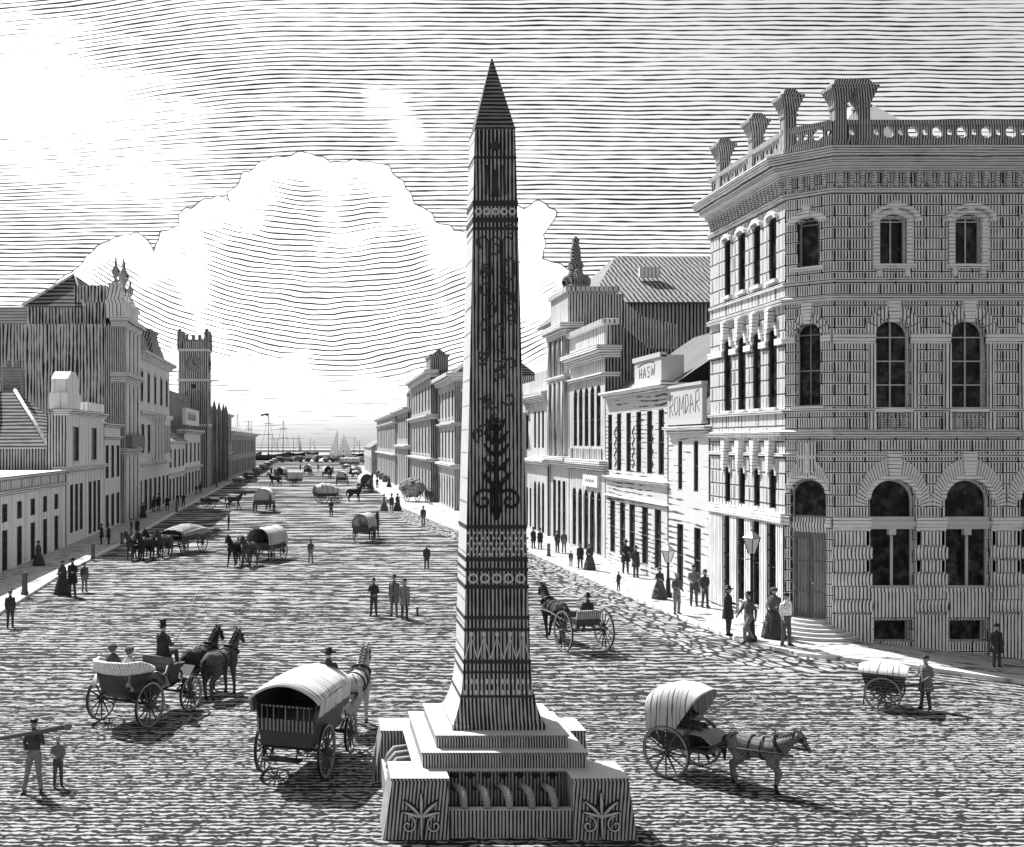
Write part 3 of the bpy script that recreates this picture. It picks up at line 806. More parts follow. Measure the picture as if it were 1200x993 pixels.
def tilt_wagon(root, L=2.6, w=.72, h=.8, wheels=4, r1=.58, r2=.46, tilt='full', pole=2.6, light=.58):
    for s in (-1, 1): wheel(root, s * (w + .1), 0, r1, s, 10)
    if wheels == 4:
        for s in (-1, 1): wheel(root, s * (w + .04), L * .68, r2, s, 10)
    y0, y1 = -.7 if wheels == 4 else -L / 2, (L - .7) if wheels == 4 else L / 2
    zb = r1 + .15
    m = MB(); m.grid([[(-w * .9, y0, zb), (w * .9, y0, zb), (w * .9, y1, zb), (-w * .9, y1, zb)], [(-w, y0 - .08, zb + .45), (w, y0 - .08, zb + .45), (w, y1 + .08, zb + .45), (-w, y1 + .08, zb + .45)]], True, False, True, True)
    m.build('body', hatch(.14, .015, 'h', .09, .45), root)
    if tilt:
        t = MB(); rows = []; n = 12
        for k in range(7):
            y = y0 - .12 + (y1 - y0 + .24) * k / 6; sag = .05 * math.cos(k * PI)
            if tilt == 'low': hh = h * (.55 + .45 * math.sin(PI * min(1, (k + .6) / 6.5)))
            else: hh = h
            rows.append([(-(w + .05) * math.cos(PI * q / n), y, zb + .38 + (hh + sag) * math.sin(PI * q / n) ** .7) for q in range(n + 1)])
        inn = [[(p[0] * .95, p[1], p[2] - .03) for p in r] for r in rows]
        t.grid(rows, False, True); t.grid(inn, False, True); t.grid([rows[0], inn[0]], False, False); t.grid([rows[-1], inn[-1]], False, False)
        t.face([(p[0] * .94, y0 + .15, p[2] - .05) for p in rows[0]])
        t.build('canvas_cover', hatch(light, .10, 'y', .26, .17, 2.0, .9, .9, tone=.6), root)
    u = MB(); u.tube([(-w - .1, 0, r1), (w + .1, 0, r1)], .04, 8); springs(u, w * .8, -.4, .4, zb - .06)
    if wheels == 4: u.tube([(-w, L * .68, r2), (w, L * .68, r2)], .04, 8)
    if pole:
        for s in (-1, 1): u.tube([(s * .38, y1 - .3, zb), (s * .40, y1 + .6, 1.0), (s * .36, y1 + pole, 1.1)], .03, 8)
    u.build('undercarriage', WOOD(), root)

def dray(root, long=3.6):
    "long goods wagon with bowed top rails over its load"
    for s in (-1, 1): wheel(root, s * .86, 0, .68, s, 12); wheel(root, s * .80, 2.3, .56, s, 12)
    m = MB(); m.box(-.85, .85, -1.0, long - 1.0, .95, 1.10)
    for s in (-1, 1): m.box(s * .85 - .03, s * .85 + .03, -1.1, long - .9, 1.10, 1.5)
    m.build('body', hatch(.15, .015, 'h', .1, .45), root)
    l = MB(); rows = []
    for k in range(8):
        y = -1.15 + (long + .3) * k / 7; hz = 1.55 + .55 * math.sin(PI * (k + .8) / 9)
        rows.append([(-.92 * math.cos(PI * q / 10), y, 1.35 + (hz - 1.35) * math.sin(PI * q / 10) ** .6 + .03 * math.sin(q * 3 + k * 2)) for q in range(11)])
    l.grid(rows, False, True); l.face(rows[0]); l.face(rows[-1][::-1]); l.build('load_cover', hatch(.5, .03, 'y', .16, .5, .9), root)
    for s in (-1, 1):
        r = MB(); r.tube([(s * .95, -1.3, 1.62), (s * .97, .2, 1.78), (s * .95, long - 1.0, 1.55)], .05, 8); r.build('top_rail', hatch(.75, .1, 'y', .3, .2), root)
    st = MB(); st.box(-.7, .7, long - .98, long - .6, 1.3, 1.42); st.build('driver_seat', WOOD(), root)
    u = MB(); u.tube([(-.86, 0, .68), (.86, 0, .68)], .045, 8); u.tube([(-.8, 2.3, .56), (.8, 2.3, .56)], .045, 8); u.tube([(0, 0, .68), (0, 2.3, .62), (0, long + 4.0, 1.05)], .045, 8)
    springs(u, .7, -.5, .5, .82); u.build('undercarriage', IRON(), root)

def open_cart(root, load=0):
    for s in (-1, 1): wheel(root, s * .78, 0, .66, s, 10)
    m = MB(); m.grid([[(-.62, -.9, .78), (.62, -.9, .78), (.62, .9, .78), (-.62, .9, .78)], [(-.7, -1.0, 1.25), (.7, -1.0, 1.25), (.7, 1.0, 1.25), (-.7, 1.0, 1.25)]], True, False, True, True); m.build('body', hatch(.2, .02, 'h', .1, .45), root)
    u = MB(); u.tube([(-.78, 0, .66), (.78, 0, .66)], .04, 8)
    for s in (-1, 1): u.tube([(s * .45, -.6, .8), (s * .42, 1.0, .85), (s * .38, 2.9, .95 if load else .35)], .035, 6)
    u.build('shafts', WOOD(), root)
    if load:
        l = MB(); l.ell((0, 0, 1.25), .72, .95, .42, 14, 8); l.build('load', hatch(.75, .06, 'f', .2, .3, 1.2), root)

def whip(p0, p1, p2, label):
    r = thing('whip', label, 'whip', p0)
    m = MB(r); m.tube([p0, p1], [.014, .008], 6); m.build('stick', hatch(.6, .3, 'f', .05, .2), r)
    l = MB(r); q = V(p1).lerp(V(p2), .5) + V((0, 0, .05)); l.tube([p1, tuple(q), p2], .006, 5); l.build('lash', hatch(.6, .3, 'f', .05, .2), r)
    return r
# ------------------------------------------------------------------ the stone corner building
def corner_building():
    R = thing('corner_building', 'three-storey hatched stone corner building with round-arched windows and a pierced parapet', 'building', (18, 42.3, 0))
    STN = hatch(.86, .035, 'v', .115, .42, .25, .3, .9, course=.42, joint=1.15, tone=.25)  # front and canted corner: dense lines put their shade into the colour
    PLN = hatch(.86, .045, 'v', .135, .38, .3, .35, .9, tone=.15)
    ASH = hatch(.56, .07, 'v', .30, .16, .3, .5, .9, course=.62, joint=1.4, tone=.4)  # sunlit side: same stone, sparse lines, drawn as lit
    TRIM = hatch(.76, .06, 'h', .088, .34, .25, .4, .9, tone=.2)
    SUR = hatch(.86, .10, 'h', .14, .14, .3, .4, .9); BAR = plain(.62, .7, .2, 8)
    RAD = plain(.82, .9, .2, 9)
    FRM = hatch(.45, .08, 'v', .12, .3)
    q = .70711
    LF = Fr((18, 42.3), (0, 1), (-1, 0)); CF = Fr((18, 42.3), (q, -q), (-q, -q)); FF = Fr((19.245, 41.055), (1, 0), (0, -1))
    LL, CL, FL = 8.1, 1.7607, 21.0
    path = [(18, 50.4), (18, 42.3), (19.245, 41.055), (19.245 + FL, 41.055)]
    fb = [2.28 + 2.83 * k for k in range(7)]          # bays of the front
    lb = [1.15, 2.72, 4.30, 5.95]; 
    top = lambda c, w: (c - w / 2, c + w / 2, 14.17, 15.95, .15)
    fir = lambda c, w: (c - w / 2, c + w / 2, 8.75, 12.1, w / 2)
    grd = lambda c, w: (c - w / 2, c + w / 2, 2.0, 6.1, .78)
    bas = lambda c, w: (c - w / 2, c + w / 2, -.05 - .0, .82)
    fo = [o for c in fb for o in (top(c, 1.06), fir(c, 1.32), grd(c, 1.72), bas(c, 1.4))]
    m = MB(R); m.wall(FF, 0, FL, -3.0, 18.5, fo, depth=.38); m.build('front_wall', STN, R)
    LO = lambda c: ((c - .36, c + .36, 13.95, 16.4, .12), (c - .42, c + .42, 8.85, 12.1, .42), (c - .33, c + .33, 4.85, 6.5, .33), (c - .42, c + .42, .75, 4.25))
    lo = [o for c in lb for o in LO(c)]
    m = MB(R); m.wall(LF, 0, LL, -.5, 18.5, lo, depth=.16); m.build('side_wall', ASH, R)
    cc = CL / 2
    co = [(cc - .40, cc + .40, 14.17, 16.0, .2), (cc - .46, cc + .46, 8.85, 12.05, .46), (cc - .66, cc + .66, .75, 6.1, .55)]
    m = MB(R); m.wall(CF, 0, CL, -.5, 18.5, co, depth=.36); m.build('corner_wall', STN, R)
    # windows
    for c in fb:
        window(R, FF, top(c, 1.06), BAR, -.2, (1, 1), fw=.06); window(R, FF, fir(c, 1.32), BAR, -.22, (1, 3), fw=.06)
        def ex(mm, c=c):
            mm.box(c - .84, c + .84, -.3, -.02, 4.22, 4.36, FF); mm.box(c - .84, c + .84, -.3, .05, 4.36, 4.52, FF); mm.box(c - .84, c + .84, -.3, -.04, 4.52, 4.68, FF)
            mm.tube([FF.p(c, -.1, 2.1), FF.p(c, -.1, 4.0)], .055, 8); mm.box(c - .13, c + .13, -.2, .0, 4.0, 4.22, FF)
        window(R, FF, grd(c, 1.72), BAR, -.28, (0, 0), fw=.07, extra=ex)
        window(R, FF, bas(c, 1.4), FRM, -.30, (0, 0), fw=.08)
    for c in lb:
        for o in LO(c): window(R, LF, o, plain(.05), -.10, (0, 1), fw=.045)
    window(R, CF, co[0], FRM, -.27, (0, 1), fw=.07); window(R, CF, co[1], FRM, -.28, (1, 2), fw=.06)
    # corner doorway: fanlight, transom and panelled double door, round steps
    window(R, CF, (cc - .66, cc + .66, 4.6, 6.1, .55), FRM, -.28, (0, 0), fw=.08, name='fanlight')
    m = MB(R); m.box(cc - .66, cc + .66, -.34, -.10, 4.05, 4.2, CF); m.box(cc - .66, cc + .66, -.34, -.02, 4.2, 4.42, CF); m.box(cc - .66, cc + .66, -.34, -.12, 4.42, 4.6, CF); m.build('transom', PLN, R)
    m = MB(R); m.box(cc - .66, cc + .66, -.36, -.30, .75, 4.05, CF)
    DM = hatch(.40, .03, 'v', .07, .5)
    for s in (-1, 1):
        for z0, z1 in ((.95, 1.75), (1.9, 2.9), (3.0, 3.8)):
            a, b = sorted((cc + s * .10, cc + s * .52)); m.box(a, b, -.31, -.26, z0, z1, CF)
    m.box(cc - .02, cc + .02, -.31, -.25, .75, 4.05, CF); d = m.build('door', DM, R)
    h = MB(R); h.ell(CF.p(cc + .1, -.2, 2.1), .045, .045, .045); h.build('handle', plain(.5, .3), d)
    m = MB(R)
    for k in range(5):
        r = 1.75 - .24 * k; z0 = -.4 if k == 0 else .13 + .125 * (k) - .01
        rows = []
        pts = [CF.p(cc + r * math.cos(a), -.3 + (r - .0) * math.sin(a) * .95, 0) for a in [PI * j / 18 for j in range(19)]]
        m.grid([[(p[0], p[1], z0) for p in pts], [(p[0], p[1], .13 + .125 * (k + 1)) for p in pts]], False, False)
        m.face([(p[0], p[1], .13 + .125 * (k + 1)) for p in pts])
    m.build('steps', hatch(.62, .05, 'h', .06, .3), R)
    # bands and cornices carried round the three faces
    def band(name, prof, mat): m = MB(R); m.sweep(path, prof); return m.build(name, mat, R)
    rect = lambda n, z0, z1: [(-.05, z0), (n, z0), (n, z1), (-.05, z1)]
    band('cornice', [(-.05, 17.62), (.22, 17.62), (.26, 17.82), (.50, 17.86), (.52, 18.05), (.74, 18.12), (.84, 18.36), (.84, 18.44), (-.05, 18.52)], TRIM)
    band('architrave', [(-.05, 16.86), (.10, 16.86), (.14, 17.0), (.10, 17.06), (-.05, 17.06)], TRIM)
    band('string_course', [(-.05, 12.78), (.16, 12.82), (.20, 12.98), (.06, 13.04), (-.05, 13.04)], TRIM)
    band('string_course', [(-.05, 13.52), (.09, 13.54), (.09, 13.64), (-.05, 13.66)], TRIM)
    band('string_course', [(-.05, 7.66), (.18, 7.70), (.24, 7.88), (.05, 7.95), (-.05, 7.95)], TRIM)
    band('string_course', [(-.05, 8.62), (.12, 8.62), (.14, 8.74), (-.05, 8.76)], TRIM)
    band('string_course', [(-.05, 6.92), (.10, 6.94), (.10, 7.04), (-.05, 7.06)], TRIM)
    m = MB(R)
    for fr, L, st in ((FF, FL, .42), (LF, LL, .36), (CF, CL, .42)):
        k = st * .6
        while k < L - .1:
            m.mark((fr.N, round(k, 2)))
            m.fprism(fr, [(k - .07, 17.62), (k + .07, 17.62), (k + .055, 17.1), (k - .055, 17.1)], .002, .14); m.box(k - .05, k + .05, .14, .2, 17.36, 17.62, fr); k += st
    m.split('bracket', TRIM, R)
    m = MB(R)
    for fr, L in ((FF, FL), (LF, LL), (CF, CL)):
        k = .1
        while k < L - .1: m.box(k, k + .18, .262, .40, 17.84, 18.02, fr); k += .36
    m.split('dentil', TRIM, R, True)
    # impost bands broken by the openings, arches and keystones
    m = MB(R); v1 = MB(R); v0 = MB(R); ks = MB(R); sl = MB(R); col = MB(R); pier = MB(R); ap = MB(R); hd = MB(R); bal = MB(R)
    edges = [0] + [x for c in fb for x in (c - .66, c + .66)] + [FL]
    for i in range(0, len(edges), 2):
        m.box(edges[i] + (.0 if i else .03), edges[i + 1], -.1, .09, 11.36, 11.54, FF); m.box(edges[i] + (0 if i else .03), edges[i + 1], -.1, .05, 11.2, 11.36, FF)
    edges = [0] + [x for c in fb for x in (c - .86, c + .86)] + [FL]
    for i in range(0, len(edges), 2):
        a, b = edges[i] + (0 if i else .03), edges[i + 1]; pier.mark(('p', i))
        m.box(a, b, -.1, .16, 4.36, 4.66, FF); m.box(a, b, -.1, .09, 4.18, 4.36, FF)
        for z0, z1, n in ((3.62, 4.14, .05), (2.62, 3.05, .05), (1.6, 2.05, .05)):
            pier.box(a + .04, b - .04, 0, n, z0, z1, FF)
        for z in (3.33, 2.33, 1.33):      # bulging drums between the flat courses
            rows = []
            for t in range(9):
                an = -PI / 2 + PI * t / 8; n = .05 + .16 * math.cos(an) ** .7 if abs(math.cos(an)) > .01 else .05
                zz = z + .24 * math.sin(an); ins = .03 * (1 - math.cos(an)) 
                rows.append([FF.p(a - .05 + ins, -.02, zz), FF.p(a - .05 + ins, n - .02, zz), FF.p(a + .03 + ins, n, zz), FF.p(b - .03 - ins, n, zz), FF.p(b + .05 - ins, n - .02, zz), FF.p(b + .05 - ins, -.02, zz)])
            pier.grid(rows, False, True)
        pier.box(a - .06, b + .06, -.02, .10, -3, 1.02, FF)
    for c in fb:
        for q_ in (v1, v0, ap, hd): q_.mark(('f', c))
        v1.voussoirs(FF, c, 11.54, .68, .66, .40, .0, .12, 7, .12)
        ks.fprism(FF, [(c - .17, 12.0), (c + .17, 12.0), (c + .24, 12.80), (c - .24, 12.80)], .0, .16)
        hd.voussoirs(FF, c, 5.35, .87, .76, .16, .0, .10, 11, .0)
        v0.voussoirs(FF, c, 5.0, 1.05, 1.14, .34, .0, .09, 34, .42, 3, 177, .74)
        ks.fprism(FF, [(c - .17, 6.1), (c + .17, 6.1), (c + .26, 7.12), (c - .26, 7.12)], .0, .2)
        sl.box(c - .76, c + .76, -.3, .16, 14.02, 14.17, FF); sl.box(c - .60, c - .46, 0, .12, 13.72, 14.02, FF); sl.box(c + .46, c + .60, 0, .12, 13.72, 14.02, FF)
        sl.box(c - .72, c + .72, -.34, .14, 8.60, 8.78, FF); ap.box(c - .9, c + .9, -.3, .10, 1.86, 2.02, FF); ap.box(c - .86, c + .86, -.06, .03, .9, 1.86, FF)
        for s in (-1, 1):
            hd.mark(('ft', c)); hd.box(c + s * .62 - .11, c + s * .62 + .11, 0, .07, 14.17, 15.85, FF)
            col.box(c + s * .80 - .12, c + s * .80 + .12, 0, .12, 8.76, 11.2, FF); col.box(c + s * .80 - .16, c + s * .80 + .16, 0, .14, 7.95, 8.62, FF)
            col.box(c + s * .94 - .07, c + s * .94 + .07, -.1, .05, 2.05, 4.18, FF)
        hd.mark(('ft', c)); hd.voussoirs(FF, c, 15.75, .54, .28, .22, .0, .14, 10, .0, 8, 172, .20)
        hd.voussoirs(FF, c, 15.75, .80, .52, .13, .0, .30, 10, .0, 2, 178, .15)
        ks.fprism(FF, [(c - .10, 16.03), (c + .10, 16.03), (c + .14, 16.5), (c - .14, 16.5)], .0, .24)
        for k in range(7): bal.tube([FF.p(c - .45 + .15 * k, .05, 8.0), FF.p(c - .45 + .15 * k, .05, 8.58)], .035, 6)
    for c in lb:
        ks.fprism(LF, [(c - .10, 6.4), (c + .10, 6.4), (c + .22, 7.55), (c - .22, 7.55)], .0, .24)
        ks.fprism(LF, [(c - .10, 11.95), (c + .10, 11.95), (c + .2, 12.78), (c - .2, 12.78)], .0, .26)
        hd.mark(('l1', c)); hd.voussoirs(LF, c, 11.68, .43, .43, .18, .0, .10, 8, .0); hd.mark(('l2', c)); hd.voussoirs(LF, c, 16.35, .38, .16, .16, 0, .14, 8, 0)
        hd.mark(('l3', c)); hd.voussoirs(LF, c, 6.17, .34, .34, .14, 0, .08, 8, 0)
        sl.box(c - .46, c + .46, -.12, .14, 13.8, 13.95, LF); sl.box(c - .5, c + .5, -.12, .14, 8.72, 8.86, LF)
    pier.mark('l'); ledges = [0] + [x for c in lb for x in (c - .42, c + .42)] + [LL]
    for i in range(0, len(ledges), 2):
        m.box(ledges[i] + (0 if i else .03), ledges[i + 1], -.1, .12, 11.3, 11.54, LF)
        pier.mark(('l', i)); pier.box(ledges[i] + .02 + (0 if i else .03), ledges[i + 1] - .02, 0, .07, .2, 4.25, LF)
    m.box(.03, LL, -.01, .16, 4.35, 4.72, LF); m.box(.03, LL, -.01, .09, 4.25, 4.35, LF)
    # corner bay dressings
    v1.mark('c'); v0.mark('c'); hd.mark('c1'); v1.voussoirs(CF, cc, 11.59, .48, .46, .34, 0, .08, 7, .3); hd.voussoirs(CF, cc, 15.8, .48, .24, .26, 0, .14, 10, 0, 6, 174, .24)
    ks.fprism(CF, [(cc - .1, 16), (cc + .1, 16), (cc + .14, 16.5), (cc - .14, 16.5)], 0, .22); ks.fprism(CF, [(cc - .13, 12.0), (cc + .13, 12.0), (cc + .2, 12.78), (cc - .2, 12.78)], 0, .18)
    for a, b in ((.03, cc - .48), (cc + .48, CL - .03)): m.box(a, b, -.05, .09, 11.3, 11.52, CF)
    for a, b in ((.03, cc - .68), (cc + .68, CL - .03)): m.box(a, b, -.05, .12, 4.3, 4.62, CF)
    sl.box(cc - .6, cc + .6, -.3, .16, 14.02, 14.17, CF); sl.box(cc - .6, cc + .6, -.3, .12, 8.7, 8.86, CF)
    hd.mark('c2'); hd.voussoirs(CF, cc, 5.55, .67, .56, .14, 0, .12, 10, 0); v0.voussoirs(CF, cc, 5.3, .72, .95, .12, 0, .08, 20, .4, 20, 160, .6)
    m.split('impost', SUR, R, True); v1.split('arch_stones', PLN, R); v0.split('arch_stones', RAD, R); ks.split('keystone', SUR, R, True); sl.split('sill', SUR, R, True)
    col.split('pilaster', PLN, R, True); pier.split('banded_pier', PLN, R); ap.split('apron_panel', PLN, R); hd.split('window_surround', SUR, R); bal.split('baluster', TRIM, R, True)
    # shield with a cross over the door
    s = MB(R); sp = [(cc - .34, 7.5), (cc + .34, 7.5), (cc + .34, 6.75), (cc + .26, 6.42), (cc, 6.12), (cc - .26, 6.42), (cc - .34, 6.75)]
    s.fprism(CF, sp, 0, .14); sh = s.build('shield', PLN, R)
    s = MB(R); s.box(cc - .06, cc + .06, .14, .17, 6.3, 7.44, CF); s.box(cc - .30, cc + .30, .142, .168, 6.86, 6.98, CF); s.build('cross', plain(.75), sh)
    # parapet: solid course, row of round holes, rail
    def holes(name, fr, L, u0=.02):
        p = MB(R); p.box(u0, L, -.28, .06, 18.45, 18.86, fr); p.box(u0, L, -.3, .1, 19.42, 19.58, fr); p.box(u0, L, -.26, .03, 18.86, 18.885, fr)
        u = u0; k = 0
        while u < L - .2:
            w = .56 if k % 2 == 0 else .36; r = .215 if k % 2 == 0 else .12
            e = min(u + w, L); c = (u + e) / 2; hz0, hz1 = 18.885, 19.42; zc = (hz0 + hz1) / 2
            ring = [(math.cos(2 * PI * t / 16), math.sin(2 * PI * t / 16)) for t in range(16)]
            def sq(x, y):
                k2 = 1 / max(abs(x), abs(y)); return (c + x * k2 * (e - u) / 2, zc + y * k2 * (hz1 - hz0) / 2)
            for n in (.0, -.2):
                A = [fr.p(c + r * x, n, zc + r * y) for x, y in ring]; B = [fr.p(*((lambda q: (q[0], n, q[1]))(sq(x, y)))) for x, y in ring]
                p.grid([A, B], True, False)
            p.grid([[fr.p(c + r * x, n, zc + r * y) for x, y in ring] for n in (0, -.2)], True, True)
            u = e; k += 1
        p.build(name, hatch(.55, .04, 'v', .1, .5), R)
    holes('parapet', FF, FL); holes('parapet', LF, LL); holes('parapet', CF, CL)
    # tall piers standing on the parapet
    def cap(x, y, dbl=None):
        p = MB(R); ps = [(x, y)] if not dbl else [(x, y), dbl]
        for a, b in ps:
            p.taper((a, b), .25, .25, 18.45, .22, .22, 20.05); p.taper((a, b), .30, .30, 18.45, .30, .30, 18.75)
            p.taper((a, b), .27, .27, 20.05, .27, .27, 20.15); p.taper((a, b), .22, .22, 20.15, .42, .42, 20.72)
        mx = sum(a for a, b in ps) / len(ps); my = sum(b for a, b in ps) / len(ps); hw = .46 + (abs(ps[-1][0] - ps[0][0]) / 2 if dbl else 0)
        p.taper((mx, my), hw, .46, 20.72, hw, .46, 20.84); p.taper((mx, my), hw - .1, .36, 20.84, hw - .28, .18, 21.15)
        p.build('parapet_pier', hatch(.5, .03, 'v', .1, .5, .4), R)
    for y in (49.2, 45.5, 42.35): cap(18.15, y)
    cap(19.55, 41.2, (20.42, 41.2)); cap(34.0, 41.2, (34.9, 41.2))
    # roof behind the parapet and a small pyramid lantern
    m = MB(R); m.grid([[(18.3, 42.45, 18.4), (19.35, 41.4, 18.4), (39.9, 41.4, 18.4), (39.9, 50.3, 18.4), (18.3, 50.3, 18.4)], [(20.6, 45.2, 19.2), (20.7, 45.1, 19.2), (37, 45.1, 19.2), (37, 47, 19.2), (20.6, 47, 19.2)]], True, False, False, True); m.build('roof', hatch(.4, .03, 'h', .1, .45), R)
    m = MB(R); m.box(22.8, 25.2, 47.3, 49.7, 18.9, 21.3); m.taper((24.0, 48.5), 1.3, 1.3, 21.3, .02, .02, 22.75); m.build('roof_lantern', plain(.75, .6, .1), R)
    m = MB(R); m.box(18.36, 39.9, 42.6, 50.36, -2.5, 18.2); m.face([(18.34, 50.395, -2), (39.9, 50.395, -2), (39.9, 50.395, 18.4), (18.34, 50.395, 18.4)]); m.box(39.9, 40.2, 41.1, 50.36, -3, 18.4); m.build('inner_wall', hatch(.4, .03, 'v', .15, .5), R)
    return R

# ------------------------------------------------------------------ street houses
def row_house(name, label, X, d0, d1, side, zt, storeys, depth=10.0, fm=None, sm=None, cornices=(), roof='flat', rh=2.0, rm=None, cat='building', winsub=None, zb=None, rset=0.0, X1=None, body_top=None):
    """house between depths d0 and d1 with its front on the plane X, facing the street; side=+1 stands right of the street"""
    R = thing(name, label, cat, (X, d0, 0))
    N = (-1, 0) if side > 0 else (1, 0)
    fr = Fr((X, d0), (0, 1), N); L = d1 - d0
    fm = fm or hatch(.78, .1, 'v', .6, .08, .4, .2); sm = sm or hatch(.60, .05, 'v', .22, .48, .3, .4)
    if winsub is None: winsub = d0 < 112
    ops = []; wins = []
    for s in storeys:
        if 'us' in s: cs = s['us']
        else:
            a, b = s.get('span', (0, L)); n = s['n']; cs = [a + (b - a) * (i + .5) / n for i in range(n)]
        for c in cs:
            o = (c - s['w'] / 2, c + s['w'] / 2, s['z0'], s['z1'], s.get('arch', 0)); ops.append(o); wins.append((o, s))
    m = MB(R); m.wall(fr, 0, L, -.3, zt, ops, depth=.13); m.build('front_wall', fm, R)
    bt = body_top or zt
    x0, x1 = (X + .284, X + depth) if side > 0 else (X - depth, X - .284)
    m = MB(R); m.box(x0, x1, d0 + .004, d1 - .004, -.3, bt - .01)
    nx = X + side * .0
    for y in (d0 + .002, d1 - .002):
        m.face([(X, y, -.3), (X + side * .29, y, -.3), (X + side * .29, y, zt), (X, y, zt)])
    if zt > bt: m.box(min(X + side * .1, X + side * .29), max(X + side * .1, X + side * .29), d0 + .004, d1 - .004, bt - .02, zt - .01)
    m.face([(X, d0, zt), (X + side * .29, d0, zt), (X + side * .29, d1, zt), (X, d1, zt)])
    m.build('side_wall', sm, R)  # denser, darker lines than the front: shade put into the side wall's colour
    FRM = plain(.10, .8, .3, 8)
    for o, s in wins:
        window(R, fr, o, FRM, -.085, s.get('bars', (0, 1)), winsub, s.get('name', 'window'), fw=.05 if winsub else .08)
        if s.get('sill'):
            k = MB(R); k.box(o[0] - .12, o[1] + .12, -.1, .12, o[2] - .14, o[2], fr); k.build('sill', hatch(.7, .1, 'v', .3, .2), R)
        if s.get('hood'):
            k = MB(R)
            if o[4] > 0: k.voussoirs(fr, (o[0] + o[1]) / 2, o[3] - o[4], (o[1] - o[0]) / 2 + .01, o[4] + .01, .16, 0, .1, 8, 0)
            else: k.box(o[0] - .14, o[1] + .14, 0, .16, o[3] + .06, o[3] + .24, fr)
            k.build('window_hood', hatch(.7, .1, 'v', .3, .2), R)
    TR = hatch(.76, .07, 'h', .15, .30, .3, .3)
    path = [(X + side * .9, d0 - .002), (X, d0 - .002), (X, d1 + .002)] if side < 0 else [(X, d1 + .002), (X, d0 - .002), (X + side * .9, d0 - .002)]
    for z, h, pr in cornices:
        m = MB(R); m.sweep(path if side > 0 else path, [(-.04, z), (pr * .35, z), (pr * .5, z + h * .45), (pr, z + h * .6), (pr, z + h), (-.04, z + h + .03)])
        m.build('cornice', TR, R)
    rm = rm or hatch(.42, .025, 'h', .2, .5, .5)
    if roof == 'gable':      # ridge runs along the street
        xa, xb = sorted((X + side * (rset - .3), X + side * depth)); xm = (xa + xb) / 2
        m = MB(R); m.prism([(xa, bt - .0), (xb, bt), (xm, bt + rh)], d0 - .15, d1 + .15, 'y'); m.build('roof', rm, R)
    elif roof == 'cross':    # ridge runs away from the street
        xa, xb = sorted((X - side * .3, X + side * depth)); ym = (d0 + d1) / 2
        m = MB(R); m.prism([(d0 - .15, bt), (d1 + .15, bt), (ym, bt + rh)], xa, xb, 'x'); m.build('roof', rm, R)
    elif roof in ('hip', 'mansard'):
        xa, xb = sorted((X + side * (rset + .1), X + side * depth)); i = min((xb - xa), L) * .48 if roof == 'hip' else .9
        m = MB(R); m.grid([[(xa, d0, bt), (xb, d0, bt), (xb, d1, bt), (xa, d1, bt)], [(xa + i, d0 + i, bt + rh), (xb - i, d0 + i, bt + rh), (xb - i, d1 - i, bt + rh), (xa + i, d1 - i, bt + rh)]], True, False, False, True); m.build('roof', rm, R)
    return R, fr

def part_box(R, name, mat, *boxes, fr=ID):
    m = MB(R)
    for b in boxes: m.box(*b, fr=fr)
    return m.build(name, mat, R)

def chimney(R, x, y, z0, z1, w=.6, name='chimney'):
    m = MB(R); m.box(x - w, x + w, y - w * .7, y + w * .7, z0, z1); m.box(x - w - .1, x + w + .1, y - w * .7 - .1, y + w * .7 + .1, z1 - .4, z1 - .15)
    for s in (-.5, .5): m.lathe([(.16, z1), (.2, z1 + .05), (.15, z1 + .55), (.1, z1 + .56)], (x + s * w, y, 0), 10)
    return m.build(name, hatch(.4, .03, 'h', .12, .45), R)

def urn(R, x, y, z, s=1.0, name='finial'):
    m = MB(R); m.lathe([(.34 * s, 0), (.34 * s, .25 * s), (.16 * s, .35 * s), (.13 * s, .55 * s), (.36 * s, .95 * s), (.40 * s, 1.2 * s), (.22 * s, 1.55 * s), (.10 * s, 1.75 * s), (.13 * s, 1.95 * s), (.02, 2.5 * s)], (x, y, z), 12)
    return m.build(name, hatch(.55, .04, 'v', .12, .45), R)

def scrawl(R, fr, strokes, r=.034, n=.05, name='lettering'):
    m = MB(R.parent or R)
    for s in strokes: m.tube([fr.p(u, n - r * .6, z) for u, z in s], r, 5)
    return m.build(name, plain(.10), R)
EXPOSURE = 0.97
